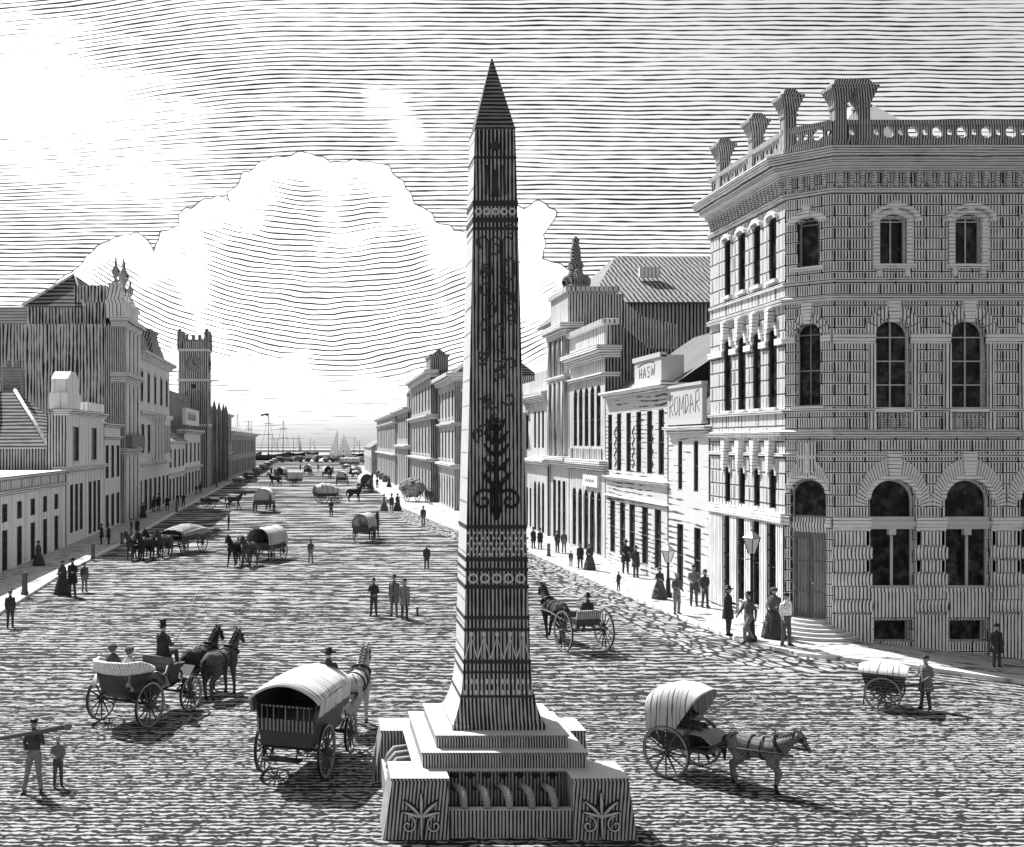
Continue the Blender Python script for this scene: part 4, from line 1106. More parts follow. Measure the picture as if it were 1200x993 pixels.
# ------------------------------------------------------------------ sky, sun, camera
SUN_EL, SUN_AZ = math.radians(50), math.radians(-33)     # azimuth from the street axis, negative to the left
def make_world():
    w = bpy.data.worlds.new("World"); SC.world = w; w.use_nodes = True
    nt = NT(w.node_tree); bg = w.node_tree.nodes['Background']
    sky = nt.new('ShaderNodeTexSky', sky_type='NISHITA'); sky.sun_disc = False
    sky.sun_elevation = SUN_EL; sky.sun_rotation = SUN_AZ; sky.air_density = 1.0; sky.dust_density = 2.0
    bw = nt.new('ShaderNodeRGBToBW'); nt.l.new(sky.outputs[0], bw.inputs[0])
    g = nt.new('ShaderNodeTexCoord').outputs['Generated']
    x, y, z = nt.sep(g)
    ys = nt.m('MAXIMUM', nt.m('ABSOLUTE', y), .08)
    # bearing and height of the direction, in units handy for the cloud shapes
    U = nt.m('MULTIPLY', nt.m('DIVIDE', x, ys), 1280.0); W = nt.m('MULTIPLY', nt.m('DIVIDE', z, ys), 1280.0)
    P = nt.comb(U, W, 0.0)
    wx = nt.m('MULTIPLY', nt.m('SUBTRACT', nt.noise(P, .017, 2.0, .5), .5), 30.0)
    P2 = nt.comb(W, U, 7.0)
    wy = nt.m('MULTIPLY', nt.m('SUBTRACT', nt.noise(P2, .019, 2.0, .5), .5), 30.0)
    wx = nt.m('ADD', wx, nt.m('MULTIPLY', nt.m('SUBTRACT', nt.noise(P, .042, 1.0), .5), 20.0)); wy = nt.m('ADD', wy, nt.m('MULTIPLY', nt.m('SUBTRACT', nt.noise(P2, .044, 1.0), .5), 20.0))
    Uw = nt.m('ADD', U, wx); Ww = nt.m('ADD', W, wy)
    # heaped cloud: union of round heads   (bearing, height, radius)
    heads = [(-30, 262, 74), (-70, 285, 36), (45, 270, 62), (100, 215, 62), (160, 180, 66), (-125, 240, 46), (-165, 215, 34), (-230, 180, 58), (-275, 165, 44), (-190, 150, 70), (-60, 170, 110), (60, 150, 120), (180, 120, 80), (-310, 120, 40), (262, 178, 40), (226, 252, 24), (254, 262, 20), (238, 232, 26), (235, 120, 60)]
    sdf = None
    for a, b, r in heads:
        du = nt.m('SUBTRACT', Uw, a); dw = nt.m('SUBTRACT', Ww, b)
        dd = nt.m('SQRT', nt.m('ADD', nt.m('MULTIPLY', du, du), nt.m('MULTIPLY', dw, dw)))
        v = nt.m('SUBTRACT', float(r), dd); sdf = v if sdf is None else nt.m('MAXIMUM', sdf, v)
    low = nt.sstep(W, 55.0, 130.0)                       # cloud melts into a bright band over the sea
    cm = nt.m('MULTIPLY', nt.sstep(sdf, -1.5, 1.5), nt.sstep(W, 40.0, 95.0))
    # clear-sky ruling
    nw = nt.noise(nt.scalev(P, .006, .02, 1), 1.0, 2.0)
    tilt = nt.m('MULTIPLY', nt.m('MULTIPLY', nt.sstep(U, 60.0, -330.0), nt.sstep(W, 200.0, 420.0)), nt.m('MULTIPLY', U, .10))
    t = nt.m('ADD', nt.m('DIVIDE', nt.m('SUBTRACT', W, tilt), 5.2), nt.m('MULTIPLY', nw, 1.6))
    tri = nt.m('MULTIPLY', nt.m('ABSOLUTE', nt.m('SUBTRACT', nt.m('FRACT', t), .5)), 2.0)
    breaks = nt.noise(nt.scalev(P, .03, .19, 1), 1.0, 2.0)
    tone = nt.noise(nt.scalev(P, .0035, .011, 1), 1.0, 3.0)
    Dc = nt.m('ADD', .275, nt.m('ADD', nt.m('MULTIPLY', nt.m('SUBTRACT', breaks, .5), .7), nt.m('MULTIPLY', nt.m('SUBTRACT', tone, .5), .6)))
    # bright windswept patch high on the left, streaming down to the right
    e1 = nt.m('ADD', nt.m('POWER', nt.m('ABSOLUTE', nt.m('DIVIDE', nt.m('ADD', Uw, 345.0), 215.0)), 2.0), nt.m('POWER', nt.m('ABSOLUTE', nt.m('DIVIDE', nt.m('SUBTRACT', nt.m('ADD', Ww, nt.m('MULTIPLY', Uw, .34)), 292.0), 105.0)), 2.0))
    wisp = nt.m('MULTIPLY', nt.m('SUBTRACT', nt.noise(nt.scalev(P, .006, .030, 1), 1.0, 5.0, .65), .5), 3.4)
    wh = nt.sstep(nt.m('ADD', e1, wisp), 1.5, .35)
    e2 = nt.m('ADD', nt.m('POWER', nt.m('ABSOLUTE', nt.m('DIVIDE', nt.m('SUBTRACT', nt.m('ADD', Uw, nt.m('MULTIPLY', Ww, .55)), 297.0), 26.0)), 2.0), nt.m('POWER', nt.m('ABSOLUTE', nt.m('DIVIDE', nt.m('SUBTRACT', Ww, 385.0), 42.0)), 2.0))
    wh = nt.m('MAXIMUM', wh, nt.m('MULTIPLY', nt.sstep(nt.m('ADD', e2, nt.m('MULTIPLY', wisp, 1.6)), 1.5, .3), 1.0))
    hz = nt.m('MULTIPLY', nt.sstep(W, 125.0, 30.0), .28)
    Dc = nt.m('SUBTRACT', Dc, nt.m('ADD', nt.m('MULTIPLY', wh, .25), hz))
    clear = nt.sstep(nt.m('SUBTRACT', tri, Dc), -.10, .16)
    # inside the cloud: sagging finer rules, white at the sunlit rims
    uc = nt.m('SUBTRACT', U, 10.0)
    sag = nt.m('MULTIPLY', nt.m('MULTIPLY', uc, uc), .00115)
    t2 = nt.m('ADD', nt.m('DIVIDE', nt.m('SUBTRACT', W, sag), 6.0), nt.m('MULTIPLY', nt.noise(P, .012, 2.0), 3.0))
    tri2 = nt.m('MULTIPLY', nt.m('ABSOLUTE', nt.m('SUBTRACT', nt.m('FRACT', t2), .5)), 2.0)
    Di = nt.m('MULTIPLY', nt.sstep(nt.m('ADD', sdf, nt.m('MULTIPLY', nt.m('SUBTRACT', nt.noise(P, .016, 3.0), .5), 70.0)), 2.0, 50.0), .38)
    Di = nt.m('ADD', Di, nt.m('SUBTRACT', nt.m('MULTIPLY', nt.m('SUBTRACT', breaks, .5), .30), .10))
    inner = nt.sstep(nt.m('SUBTRACT', tri2, Di), -.08, .16)
    rim = nt.m('MAXIMUM', nt.m('MAXIMUM', nt.sstep(nt.m('ABSOLUTE', nt.m('ADD', sdf, .3)), .3, 1.3), .12), nt.sstep(W, 150.0, 110.0))
    pat = nt.m('MULTIPLY', nt.mix(cm, clear, inner), rim)
    below = nt.m('LESS_THAN', z, 0.0)
    pat = nt.m('MAXIMUM', pat, below)
    val = nt.m('MULTIPLY', nt.mix(pat, .03, 1.0), nt.m('MULTIPLY', nt.m('ADD', .8, nt.m('MULTIPLY', cm, .35)), bw.outputs[0]))
    nt.l.new(nt.comb(val, val, val), bg.inputs['Color'])
    bg.inputs['Strength'].default_value = .15

make_world()
sl = bpy.data.lights.new('sun', 'SUN'); sl.energy = 4.2; sl.angle = math.radians(.5); sl.color = (1, .985, .97)
so = bpy.data.objects.new('sun', sl); C.objects.link(so)
sd = V((math.sin(SUN_AZ) * math.cos(SUN_EL), math.cos(SUN_AZ) * math.cos(SUN_EL), math.sin(SUN_EL)))
so.rotation_euler = (-sd).to_track_quat('-Z', 'Y').to_euler(); so.location = (-20, 20, 60)

cam = bpy.data.cameras.new('camera'); co = bpy.data.objects.new('camera', cam); C.objects.link(co); SC.camera = co
co.location = (0, 0, CAMH); co.rotation_euler = (PI / 2, 0, 0)
cam.sensor_width = 36; cam.lens = 36 * FPX / 1200; cam.shift_x = (600 - HX) / 1200; cam.shift_y = (HY - 496.5) / 1200
cam.clip_end = 60000; cam.clip_start = .5
SC.view_settings.view_transform = 'Standard'; SC.view_settings.look = 'None'; SC.view_settings.gamma = 1; SC.view_settings.exposure = EXPOSURE
SC.view_settings.use_curve_mapping = False
SC.render.resolution_x, SC.render.resolution_y = 1024, 847
SC.render.engine = 'CYCLES'

# ------------------------------------------------------------------ ground
def make_ground():
    xs = [-900, -300, -100, -60, -40, -30, -20, -14, -8, -2, 4, 10, 15, 19.3, 22, 26, 30, 36, 41.3, 60, 120, 300, 900]
    ys = [-60, -20, 0, 15, 20, 25, 30, 35, 40, 45, 50, 59.9, 60.1, 80, 120, 200, 418]
    m = MB(); m.grid([[(x, y, zg(x, y)) for x in xs] for y in ys], False, False); struct('road', m, ground_mat())
    m = MB(); m.grid([[(-6000, 417, -1.4), (6000, 417, -1.4)], [(-6000, 800, -1.4), (6000, 800, -1.4)], [(-30000, 30000, -1.4), (30000, 30000, -1.4)]], False, False); struct('sea', m, sea_mat())
    m = MB(); m.box(-900, 900, 417.8, 419.0, -3, .12); struct('quay_wall', m, hatch(.45, .05, 'h', .2, .4))
    def pavement(outer, inner, nm):
        # resample both sides alike
        def res(p, n=6):
            o = []
            for a, b in zip(p[:-1], p[1:]):
                for k in range(n): t = k / n; o.append((a[0] + (b[0] - a[0]) * t, a[1] + (b[1] - a[1]) * t))
            return o + [p[-1]]
        O, I = res(outer), res(inner); rows = []
        for o, i in zip(O, I):
            rows.append([(o[0] + (i[0] - o[0]) * t / 8, o[1] + (i[1] - o[1]) * t / 8) for t in range(9)])
        m = MB(); m.grid([[(x, y, zg(x, y) + .13) for x, y in r] for r in rows], False, False); struct(nm, m, paving_mat())
        k = MB(); kr = []
        for r in rows:
            o = V(r[0]); d = (V(r[1]) - o).normalized() * .24; q = o + d
            kr.append([(o.x, o.y, zg(*o) - .05), (o.x, o.y, zg(*o) + .136), (q.x, q.y, zg(*q) + .136)])
        k.grid(kr, False, False); struct('kerb', k, hatch(.75, .1, 'y', 1.0, .06, .4, .1))
    lk = [(-13.0, 8), (-13.6, 40), (-14.0, 51), (-14.5, 62), (-14.4, 80), (-15.2, 118), (-15.5, 145), (-16.4, 200), (-17.2, 333)]
    pavement(lk, [(-30, y) for x, y in lk], 'pavement')
    rk = [(8.0, 333), (8.0, 226), (9.3, 125), (11.4, 93), (14.1, 75.6), (14.8, 54.5), (15.3, 45), (15.7, 40.8), (16.7, 38.2), (19.3, 36.4), (22.7, 35.5), (30, 33.5), (60, 27)]
    ri = [(20, 333), (20, 226), (20, 125), (20, 93), (20, 75.6), (20, 54.5), (20, 46), (20, 45), (20.1, 44), (20.4, 43), (23, 42.5), (30, 42.5), (60, 42.5)]
    pavement(rk, ri, 'pavement')
    g = [(9.3, 125), (11.4, 93), (14.1, 75.6), (14.8, 54.5), (15.3, 45), (15.7, 40.8), (16.7, 38.2), (19.0, 36.45)]; m = MB()
    m.grid([[(x - 2.6 * t - .15 * math.sin(y * 1.7 + 3 * t) * t, y - (1.6 * t if y < 42 else 0), .006) for t in (1, .66, .33, 0)] for x, y in [(a[0] + (b_[0] - a[0]) * k / 5, a[1] + (b_[1] - a[1]) * k / 5) for a, b_ in zip(g[:-1], g[1:]) for k in range(5)]], False, False); struct('gutter', m, cobble_mat())
make_ground()

# ------------------------------------------------------------------ the obelisk fountain
def monument():
    cx, cy = 3.61, 22.95
    R = thing('obelisk_fountain', 'tall dark tapering stone obelisk fountain with carved bands on a stepped base', 'obelisk', (cx, cy, 0))
    ST = hatch(.50, .02, 'x', .078, .55, .3, .6, .8, tone=.45)
    BASE = hatch(.52, .03, 'v', .07, .50, .35, .4, .9, tone=.2)
    STEP = hatch(.54, .03, 'v', .055, .54, .3, .4, .9)
    REL = plain(.05, .7, .3, 12); RELL = plain(.72, .7, .2, 12)
    H = 2.24
    # cross-shaped base: core and four corner blocks with basins between them
    m = MB(R); m.box(cx - 1.42, cx + 1.42, cy - 1.42, cy + 1.42, -.2, 1.10); m.build('core', BASE, R)
    m = MB(R); m.box(cx - 1.78, cx + 1.78, cy - 1.78, cy + 1.78, 1.10, 1.125)
    for s in (-1, 1): pass
    m.build('slab', STEP, R)
    for sx in (-1, 1):
        for sy in (-1, 1):
            b = MB(R); x0, x1 = sorted((cx + sx * 1.18, cx + sx * H)); y0, y1 = sorted((cy + sy * 1.18, cy + sy * H))
            b.grid([[(x0 - (.2 if sx < 0 else 0), y0 - (.15 if sy < 0 else 0), -.1), (x1 + (.15 if sx > 0 else 0), y0 - (.15 if sy < 0 else 0), -.1), (x1 + (.15 if sx > 0 else 0), y1 + (.15 if sy > 0 else 0), -.1), (x0 - (.2 if sx < 0 else 0), y1 + (.15 if sy > 0 else 0), -.1)], [(x0, y0, 1.08), (x1, y0, 1.08), (x1, y1, 1.08), (x0, y1, 1.08)]], True, False, True, True)
            b.box(min(cx + sx * 1.16, cx + sx * (H + .03)), max(cx + sx * 1.16, cx + sx * (H + .03)), min(cy + sy * 1.16, cy + sy * (H + .03)), max(cy + sy * 1.16, cy + sy * (H + .03)), 1.081, 1.128)
            p = b.build('corner_block', BASE, R)
            if sy < 0:   # carved palmette with two scrolls on the block's front
                for wide in (1, 0):
                  e = MB(R); bx = cx + sx * 1.70; fy = cy - H - .01; k_ = 1.45 if wide else .8; dy = .0 if wide else .035
                  def P(u, z): return (bx + u, fy - .01 - dy - (1.08 - z) * .127, z)
                  for a, L in ((-72, .36), (-42, .45), (0, .52), (42, .45), (72, .36)):
                    t = math.radians(a); e.tube([P(0, .42), P(math.sin(t) * L * .5, .42 + math.cos(t) * L * .5), P(math.sin(t) * L * (.92 if not wide else 1.0) + .03 * (1 if a > 0 else -1 if a < 0 else 0), .42 + math.cos(t) * L * (.86 if not wide else .95))], [.016 * k_, .046 * k_, .010 * k_], 8)
                  for q in (-1, 1):
                    e.tube([P(q * (.25 + (.17 - .0105 * k) * math.cos(PI * .5 + k * .5)), .28 + (.17 - .0105 * k) * math.sin(PI * .5 + k * .5)) for k in range(16)], .020 * k_, 8)
                  e.tube([P(0, .05), P(0, .45)], .026 * k_, 8); e.build('palmette' if not wide else 'palmette_ground', plain(.02, .7) if wide else plain(.62, .7, .2, 12), p)
    for ang in range(4):
        c, s = [(1, 0), (0, 1), (-1, 0), (0, -1)][ang]
        U = (-s, c); N = (c, s)
        fr = Fr((cx, cy), U, N)
        b = MB(R); b.box(-1.18, 1.18, 2.04, 2.26, -.1, .52, fr); b.build('basin_wall', BASE, R)
        w = MB(R); w.box(-1.17, 1.17, 1.43, 2.03, .1, .34, fr); w.build('basin_water', plain(.03, .12, .4, 3), R)
        if ang != 1:
            for k in range(5):
                t = MB(R); u = -.86 + .43 * k; t.tube([fr.p(u - .14, 1.50, .70), fr.p(u - .11, 1.72, .82), fr.p(u - .03, 1.98, .80), fr.p(u, 2.10, .66), fr.p(u, 2.16, .52)], [.045, .06, .075, .075, .06], 10); t.build('spout', hatch(.5, .05, 'f', .035, .4), R)
            t = MB(R)
            for k in range(7):
                u = -.96 + .32 * k
                for a in (-40, 0, 40): q = math.radians(a); t.tube([fr.p(u, 1.43, .86), fr.p(u + .11 * math.sin(q), 1.45, .86 + .13 * math.cos(q))], [.012, .03], 6)
            t.split('carved_frieze', REL, R, True)
    b = MB(R); b.box(cx - 1.6, cx + 1.6, cy - 1.6, cy + 1.6, 1.126, 1.40); b.box(cx - 1.63, cx + 1.63, cy - 1.63, cy + 1.63, 1.40, 1.435); b.build('step', STEP, R)
    b = MB(R); b.box(cx - 1.3, cx + 1.3, cy - 1.3, cy + 1.3, 1.436, 1.66); b.box(cx - 1.33, cx + 1.33, cy - 1.33, cy + 1.33, 1.66, 1.69); b.build('step', STEP, R)
    prof = [(1.691, .95), (1.80, .95), (1.83, .91), (1.98, .845), (2.2, .775), (2.45, .725), (2.8, .69), (3.2, .672), (13.9, .418), (13.95, .415)]
    def hw(z):
        for (a, p), (b_, q) in zip(prof[:-1], prof[1:]):
            if a <= z <= b_: return p + (q - p) * (z - a) / (b_ - a)
        return .41
    b = MB(R)
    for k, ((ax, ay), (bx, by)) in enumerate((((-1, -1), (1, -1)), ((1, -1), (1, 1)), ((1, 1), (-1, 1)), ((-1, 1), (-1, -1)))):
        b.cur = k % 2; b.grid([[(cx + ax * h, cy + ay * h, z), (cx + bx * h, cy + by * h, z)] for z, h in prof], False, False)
    b.build('shaft', [ST, hatch(.56, .06, 'h', .5, .05, .3, .2)], R)  # dark hatched front, pale sides: lit and shaded tones put into the colour
    b = MB(R); b.taper((cx, cy), .425, .425, 13.95, .41, .41, 14.0); b.taper((cx, cy), .41, .41, 14.0, .012, .012, 15.55); b.build('pyramidion', hatch(.26, .02, 'h', .085, .5, .35, .6, .8), R)
    # mouldings round the shaft
    for z0, z1, p in ((12.36, 12.47, .03), (12.02, 12.12, .03), (11.86, 11.92, .02), (13.34, 13.39, .02), (5.72, 5.80, .025), (5.06, 5.14, .025), (4.86, 4.92, .035), (4.50, 4.58, .035), (3.88, 3.95, .03), (3.64, 3.70, .03), (2.98, 3.05, .03), (2.78, 2.83, .02), (2.30, 2.35, .02)):
        b = MB(R); h = hw((z0 + z1) / 2) + p * .45; b.taper((cx, cy), h, h, z0, h, h, z1); b.build('moulding', plain(.045, .7, .3, 10), R)
    for fr in (Fr((cx, cy), (1, 0), (0, -1)),):
        front = fr.N == (0, -1)
        d = MB(R)
        for z in (12.24, 4.71):
            h = hw(z); st = h * .38
            for k in range(5):
                u = (k - 2) * st; rr = .085 if z < 6 else .06
                d.tube([fr.p(u + rr * math.cos(a), h + .01, z + rr * math.sin(a)) for a in [2 * PI * j / 14 for j in range(15)]], .022, 6)
        d.split('rosette', RELL, R, True)
        d = MB(R); z = 3.08; h = hw(3.4)      # row of spearheads
        for k in range(5):
            u = (k - 2) * .265
            d.tube([fr.p(u - .13, h + .012, z), fr.p(u, h + .012, z + .44), fr.p(u + .13, h + .012, z)], .018, 6)
            d.tube([fr.p(u, h + .012, z), fr.p(u, h + .02, z + .5)], .014, 6); d.ell(fr.p(u, h + .02, z + .5), .04, .04, .055)
        d.build('spearheads', RELL, R)
        d = MB(R); h = hw(5.4)                # beaded panel
        for r in range(5):
            for k in range(11): d.ell(fr.p((k - 5) * .115 + (.055 if r % 2 else 0), h + .0, 5.2 + r * .11), .03, .03, .03, 8, 5)
        d.split('bead', RELL, R, True)
        d = MB(R)
        for k in range(13): 
            for z, hh in ((2.62, .1), (2.40, .1)): h = hw(z); d.ell(fr.p((k - 6) * h * .148, h + .004, z), .025, .025, .06, 8, 5)
        d.split('leaf_moulding', RELL, R, True)
        d = MB(R)                              # three round-headed flutes under the upper band
        h0, h1 = hw(9.6), hw(11.8)
        for k in range(3):
            u = (k - 1)
            L = [(u * .255 * (h0 / .5) - .11, 9.4), (u * .25 - .10, 11.55)] + [(u * .25 - .10 * math.cos(a), 11.6 + .12 * math.sin(a)) for a in [PI * j / 8 for j in range(9)]] + [(u * .255 * (h0 / .5) + .11, 9.4)]
            d.tube([fr.p(a, hw(z_) + .006, z_) for a, z_ in L], .016, 6)
        d.build('flutes', REL, R)
        if front:
            d = MB(R); h = hw(6.4)             # paired scrolls with a leafy stem above
            for q in (-1, 1):
                d.tube([fr.p(q * (.27 + (.24 - .0115 * k) * math.cos(PI * .75 - k * .42)), hw(6.35) + .014, 6.3 + (.24 - .0115 * k) * math.sin(PI * .75 - k * .42)) for k in range(20)], .032, 8)
                d.tube([fr.p(q * .02, h + .012, 5.9), fr.p(q * .1, h + .012, 6.2), fr.p(q * .08, h + .01, 6.55), fr.p(q * .22, h + .0, 6.85), fr.p(q * .12, h, 6.98)], .028, 8)
            d.build('scrolls', plain(.02, .6), R)
            d = MB(R)
            d.tube([fr.p(0, hw(5.9) + .01, 5.9), fr.p(0, hw(8.0) + .01, 8.0)], [.05, .02], 8)
            for z, L in ((6.7, .3), (7.0, .26), (7.3, .26), (7.55, .24), (7.8, .18)):
                for q in (-1, 1): d.tube([fr.p(0, hw(z) + .01, z - .1), fr.p(q * L * .6, hw(z) + .02, z + .02), fr.p(q * L, hw(z) + .01, z + .17)], [.03, .05, .012], 8)
            d.build('leafy_stem', plain(.022, .6), R)
            rr = random.Random(11)             # trailing vines over the whole shaft
            for q in range(34):
                z = 7.2 + 4.6 * q / 34; lim = hw(z) - .1; u = rr.uniform(-lim, lim); d = MB(R) if q == 0 else d; a = rr.uniform(0, 6.28); sg = rr.choice((-1, 1)); pts = []
                for k in range(9):
                    a += sg * (.25 + .09 * k); u += .07 * math.cos(a); z += .08 * math.sin(a); u = max(-lim, min(lim, u)); pts.append(fr.p(u, hw(z) + .004, z))
                d.tube(pts, [.012, .02, .024, .026, .026, .024, .02, .016, .01], 6)
            d.split('vine_carving', plain(.07, .7), R, True)
            d = MB(R)
            for q in (-1, 1):
                d.tube([fr.p(q * .2, hw(12.7) + .01, 12.6), fr.p(q * .17, hw(13.1) + .01, 13.2)], .03, 6)
            d.ell(fr.p(0, hw(13.6), 13.6), .10, .05, .10); d.tube([fr.p(0, hw(12.7) + .01, 12.55), fr.p(0, hw(13) + .01, 13.1)], [.09, .03], 8); d.split('carving', REL, R, True)
    return R
monument()
corner_building()
# ------------------------------------------------------------------ left side of the street
WHITE = hatch(.80, .12, 'v', .9, .05, .4, .14, .9)
STUC = hatch(.78, .10, 'v', .34, .16, .4, .3, .9)
HATCHED = hatch(.60, .04, 'v', .21, .48, .35, .4, .9)  # dense upright lines: painted shade on side walls, own grey elsewhere
DKB = hatch(.40, .03, 'v', .26, .55, .5, .5, .9, tone=.35)
ROUGH = hatch(.58, .03, 'v', .30, .42, .8, 1.0, .95, tone=.75)  # mottled brick-like wall; its dense lines also paint the shaded side
TILE = hatch(.24, .012, 'h', .26, .52, .5, .5, .9)
TRIMM = hatch(.72, .08, 'v', .3, .22, .4, .3)

def left_row():
    # low white shop
    us = [4.95 + 3.05 * k for k in range(14)]
    R, fr = row_house('low_shop', 'long low white shop with small windows over doors, nearest on the left pavement', -18, 30.0, 77.2, -1, 5.5,
        [dict(us=us, w=1.15, z0=2.9, z1=3.95), dict(us=us, w=1.15, z0=.12, z1=2.45, name='door', bars=(0, 1))], 6, WHITE, HATCHED, [(4.42, .22, .24), (5.34, .2, .3)])
    m = MB(R)
    for u in [3.5 + 3.05 * k for k in range(15)]: m.box(u - .28, u + .28, 0, .1, .1, 4.4, fr)
    m.split('pilaster', WHITE, R, True)
    m = MB(R)
    for k in range(20): m.box(1.82 + 2.28 * k, 1.82 + 2.28 * k + 1.7, 0, .07, 4.75, 5.25, fr)
    m.split('parapet_panel', TRIMM, R, True)
    part_box(R, 'parapet_band', HATCHED, (0.02, 47.1, .002, .03, 4.66, 5.33), fr=fr)
    # two-bay house: tall front screen, lower hipped body behind
    R, fr = row_house('two_bay_house', 'white two-bay house front with a blunt gabled parapet, hipped tile roof behind', -18, 77.6, 91.0, -1, 9.6,
        [dict(us=[3.0, 9.5], w=2.0, z0=6.1, z1=8.6, sill=1), dict(us=[1.6, 3.2, 4.8], w=1.1, z0=.9, z1=4.4), dict(us=[8.0, 9.7, 11.4], w=1.15, z0=.3, z1=4.4)], 1.4, WHITE, HATCHED, [(5.2, .5, .4), (9.4, .45, .45)])
    part_box(R, 'parapet_block', WHITE, (-19.3, -17.95, 77.6, 82.0, 9.88, 11.0)); m = MB(R); m.prism([(78.0, 11.0), (81.6, 11.0), (81.6, 12.0), (80.6, 12.6), (79.0, 12.6), (78.0, 12.0)], -19.2, -18.0); m.build('gabled_parapet', WHITE, R)
    part_box(R, 'parapet_block', WHITE, (-18.9, -18.0, 84.5, 91.0, 9.88, 10.6))
    b = MB(R); b.box(-36, -19.42, 78.6, 90.9, -.2, 7.0); b.build('rear_wall', HATCHED, R)
    b = MB(R); b.grid([[(-36.3, 78.2, 7.0), (-19.3, 78.2, 7.0), (-19.3, 91, 7.0), (-36.3, 91, 7.0)], [(-30, 84.5, 11.4), (-23.6, 84.5, 11.4), (-23.6, 85, 11.4), (-30, 85, 11.4)]], True, False, True, True); r = b.build('roof', TILE, R)
    b = MB(R); b.tube([(-19.4, 78.3, 7.08), (-23.6, 84.5, 11.5)], .14, 6); b.build('hip_ridge', WHITE, r)
    chimney(R, -24.3, 86.5, 9.5, 13.4, .7)
    b = MB(R); b.box(-26.7, -25.3, 83.5, 86, 10.0, 12.4); b.prism([(-26.9, 12.4), (-25.1, 12.4), (-26, 13.7)], 83.4, 86, 'y'); b.build('dormer', WHITE, R)
    # narrow plain house
    row_house('plain_house', 'plain white two-storey house beside the tall turreted house', -18, 91.2, 98.6, -1, 9.0,
        [dict(n=3, w=1.4, z0=4.4, z1=7.2), dict(n=3, w=1.5, z0=.2, z1=3.0)], 6, WHITE, HATCHED, [(7.7, .3, .3), (8.7, .4, .4)])
    # tall turreted house
    ST = hatch(.82, .06, 'v', .34, .22, .4, .4)
    R, fr = row_house('turreted_house', 'tall ornate house with columned front and a cluster of pointed finials on the roof', -18, 99.0, 107.6, -1, 18.2,
        [dict(us=[2.2, 4.3, 6.4], w=1.35, z0=14.2, z1=17.4, sill=1), dict(us=[2.4, 4.3, 6.2], w=1.3, z0=8.0, z1=12.4, arch=.5, sill=1), dict(us=[1.6, 3.2, 4.8, 6.6], w=1.15, z0=.2, z1=5.6)], 13, ST, ROUGH, [(12.9, .9, .75), (17.9, .9, .85), (6.3, .6, .6)], body_top=18.2)
    m = MB(R)
    for u in (1.1, 3.25, 5.35, 7.5):
        for z0, z1 in ((.2, 6.2), (7.2, 12.8), (13.8, 17.8)): m.tube([fr.p(u, .26, z0), fr.p(u, .26, z1)], .24, 10)
    m.split('column', ST, R, True)
    part_box(R, 'corner_pier', hatch(.55, .04, 'v', .2, .45), (-19.5, -17.75, 98.85, 100.3, -.2, 18.0)); 
    part_box(R, 'attic', ST, (-19.4, -17.9, 99.1, 107.5, 18.78, 20.1), (-19.6, -17.7, 99.0, 107.6, 20.1, 20.35))
    part_box(R, 'balcony', hatch(.4, .03, 'v', .12, .5), (0.8, 7.8, 0, .9, 7.0, 7.2), (.8, 7.8, .8, .9, 7.2, 8.1), (.8, .9, 0, .8, 7.2, 8.1), (7.7, 7.8, 0, .8, 7.2, 8.1), fr=fr)
    b = MB(R); b.taper((-18.7, 100), .8, .8, 20.35, .5, .5, 21.8); b.taper((-18.7, 100), .65, .65, 21.8, .55, .55, 22.0); b.build('turret', ST, R)
    b = MB(R); b.taper((-18.6, 103.5), .8, .8, 20.35, .45, .45, 21.6); b.build('turret', ST, R); b = MB(R); b.taper((-18.6, 107), .6, .6, 20.35, .4, .4, 21.2); b.build('turret', ST, R)
    urn(R, -18.7, 100, 21.95, 1.0); urn(R, -18.6, 103.5, 21.6, 1.35); urn(R, -18.6, 107, 21.2, .9); urn(R, -18.9, 105.3, 20.35, .8)
    # the big rear block whose bare side wall shows
    R = thing('rear_block', 'high bare-walled block with a hipped tile roof behind the turreted house', 'building', (-25, 100, 0))
    part_box(R, 'wall', ROUGH, (-26.9, -18.9 - .6, 100.35, 118, -.2, 20.0), (-21.6, -19.52, 100.2, 100.34, -.2, 20.3))
    part_box(R, 'parapet', ROUGH, (-22.6, -19.6, 100.36, 118, 20.0, 21.9))
    b = MB(R); b.grid([[(-27.3, 100.0, 19.9), (-21.6, 100.0, 19.9), (-21.6, 118, 19.9), (-27.3, 118, 19.9)], [(-23.3, 103.0, 23.2), (-23.1, 103.0, 23.2), (-23.1, 114, 23.2), (-23.3, 114, 23.2)]], True, False, True, True); r = b.build('roof', hatch(.24, .012, 'h', .4, .5, .6, .5), R)
    b = MB(R); b.tube([(-27.3, 100.0, 20.0), (-23.2, 103.0, 23.3), (-21.6, 100, 20.0)], .16, 6); b.build('ridge', WHITE, r)
    # dark tiled roof at the edge of the picture
    R = thing('tiled_house', 'dark house with a steep tiled roof at the left edge, behind the white shop', 'building', (-38, 104, 0))
    part_box(R, 'wall', DKB, (-48, -27.1, 104.5, 120, -.2, 15.0)); b = MB(R); b.grid([[(-48.5, 103.5, 14.6), (-27.0, 103.5, 14.6), (-27.0, 120, 14.6), (-48.5, 120, 14.6)], [(-45, 111, 21.2), (-27.1, 111, 21.2), (-27.1, 112, 21.2), (-45, 112, 21.2)]], True, False, True, True); b.build('roof', hatch(.14, .008, 'h', .36, .58, .5, .5), R)
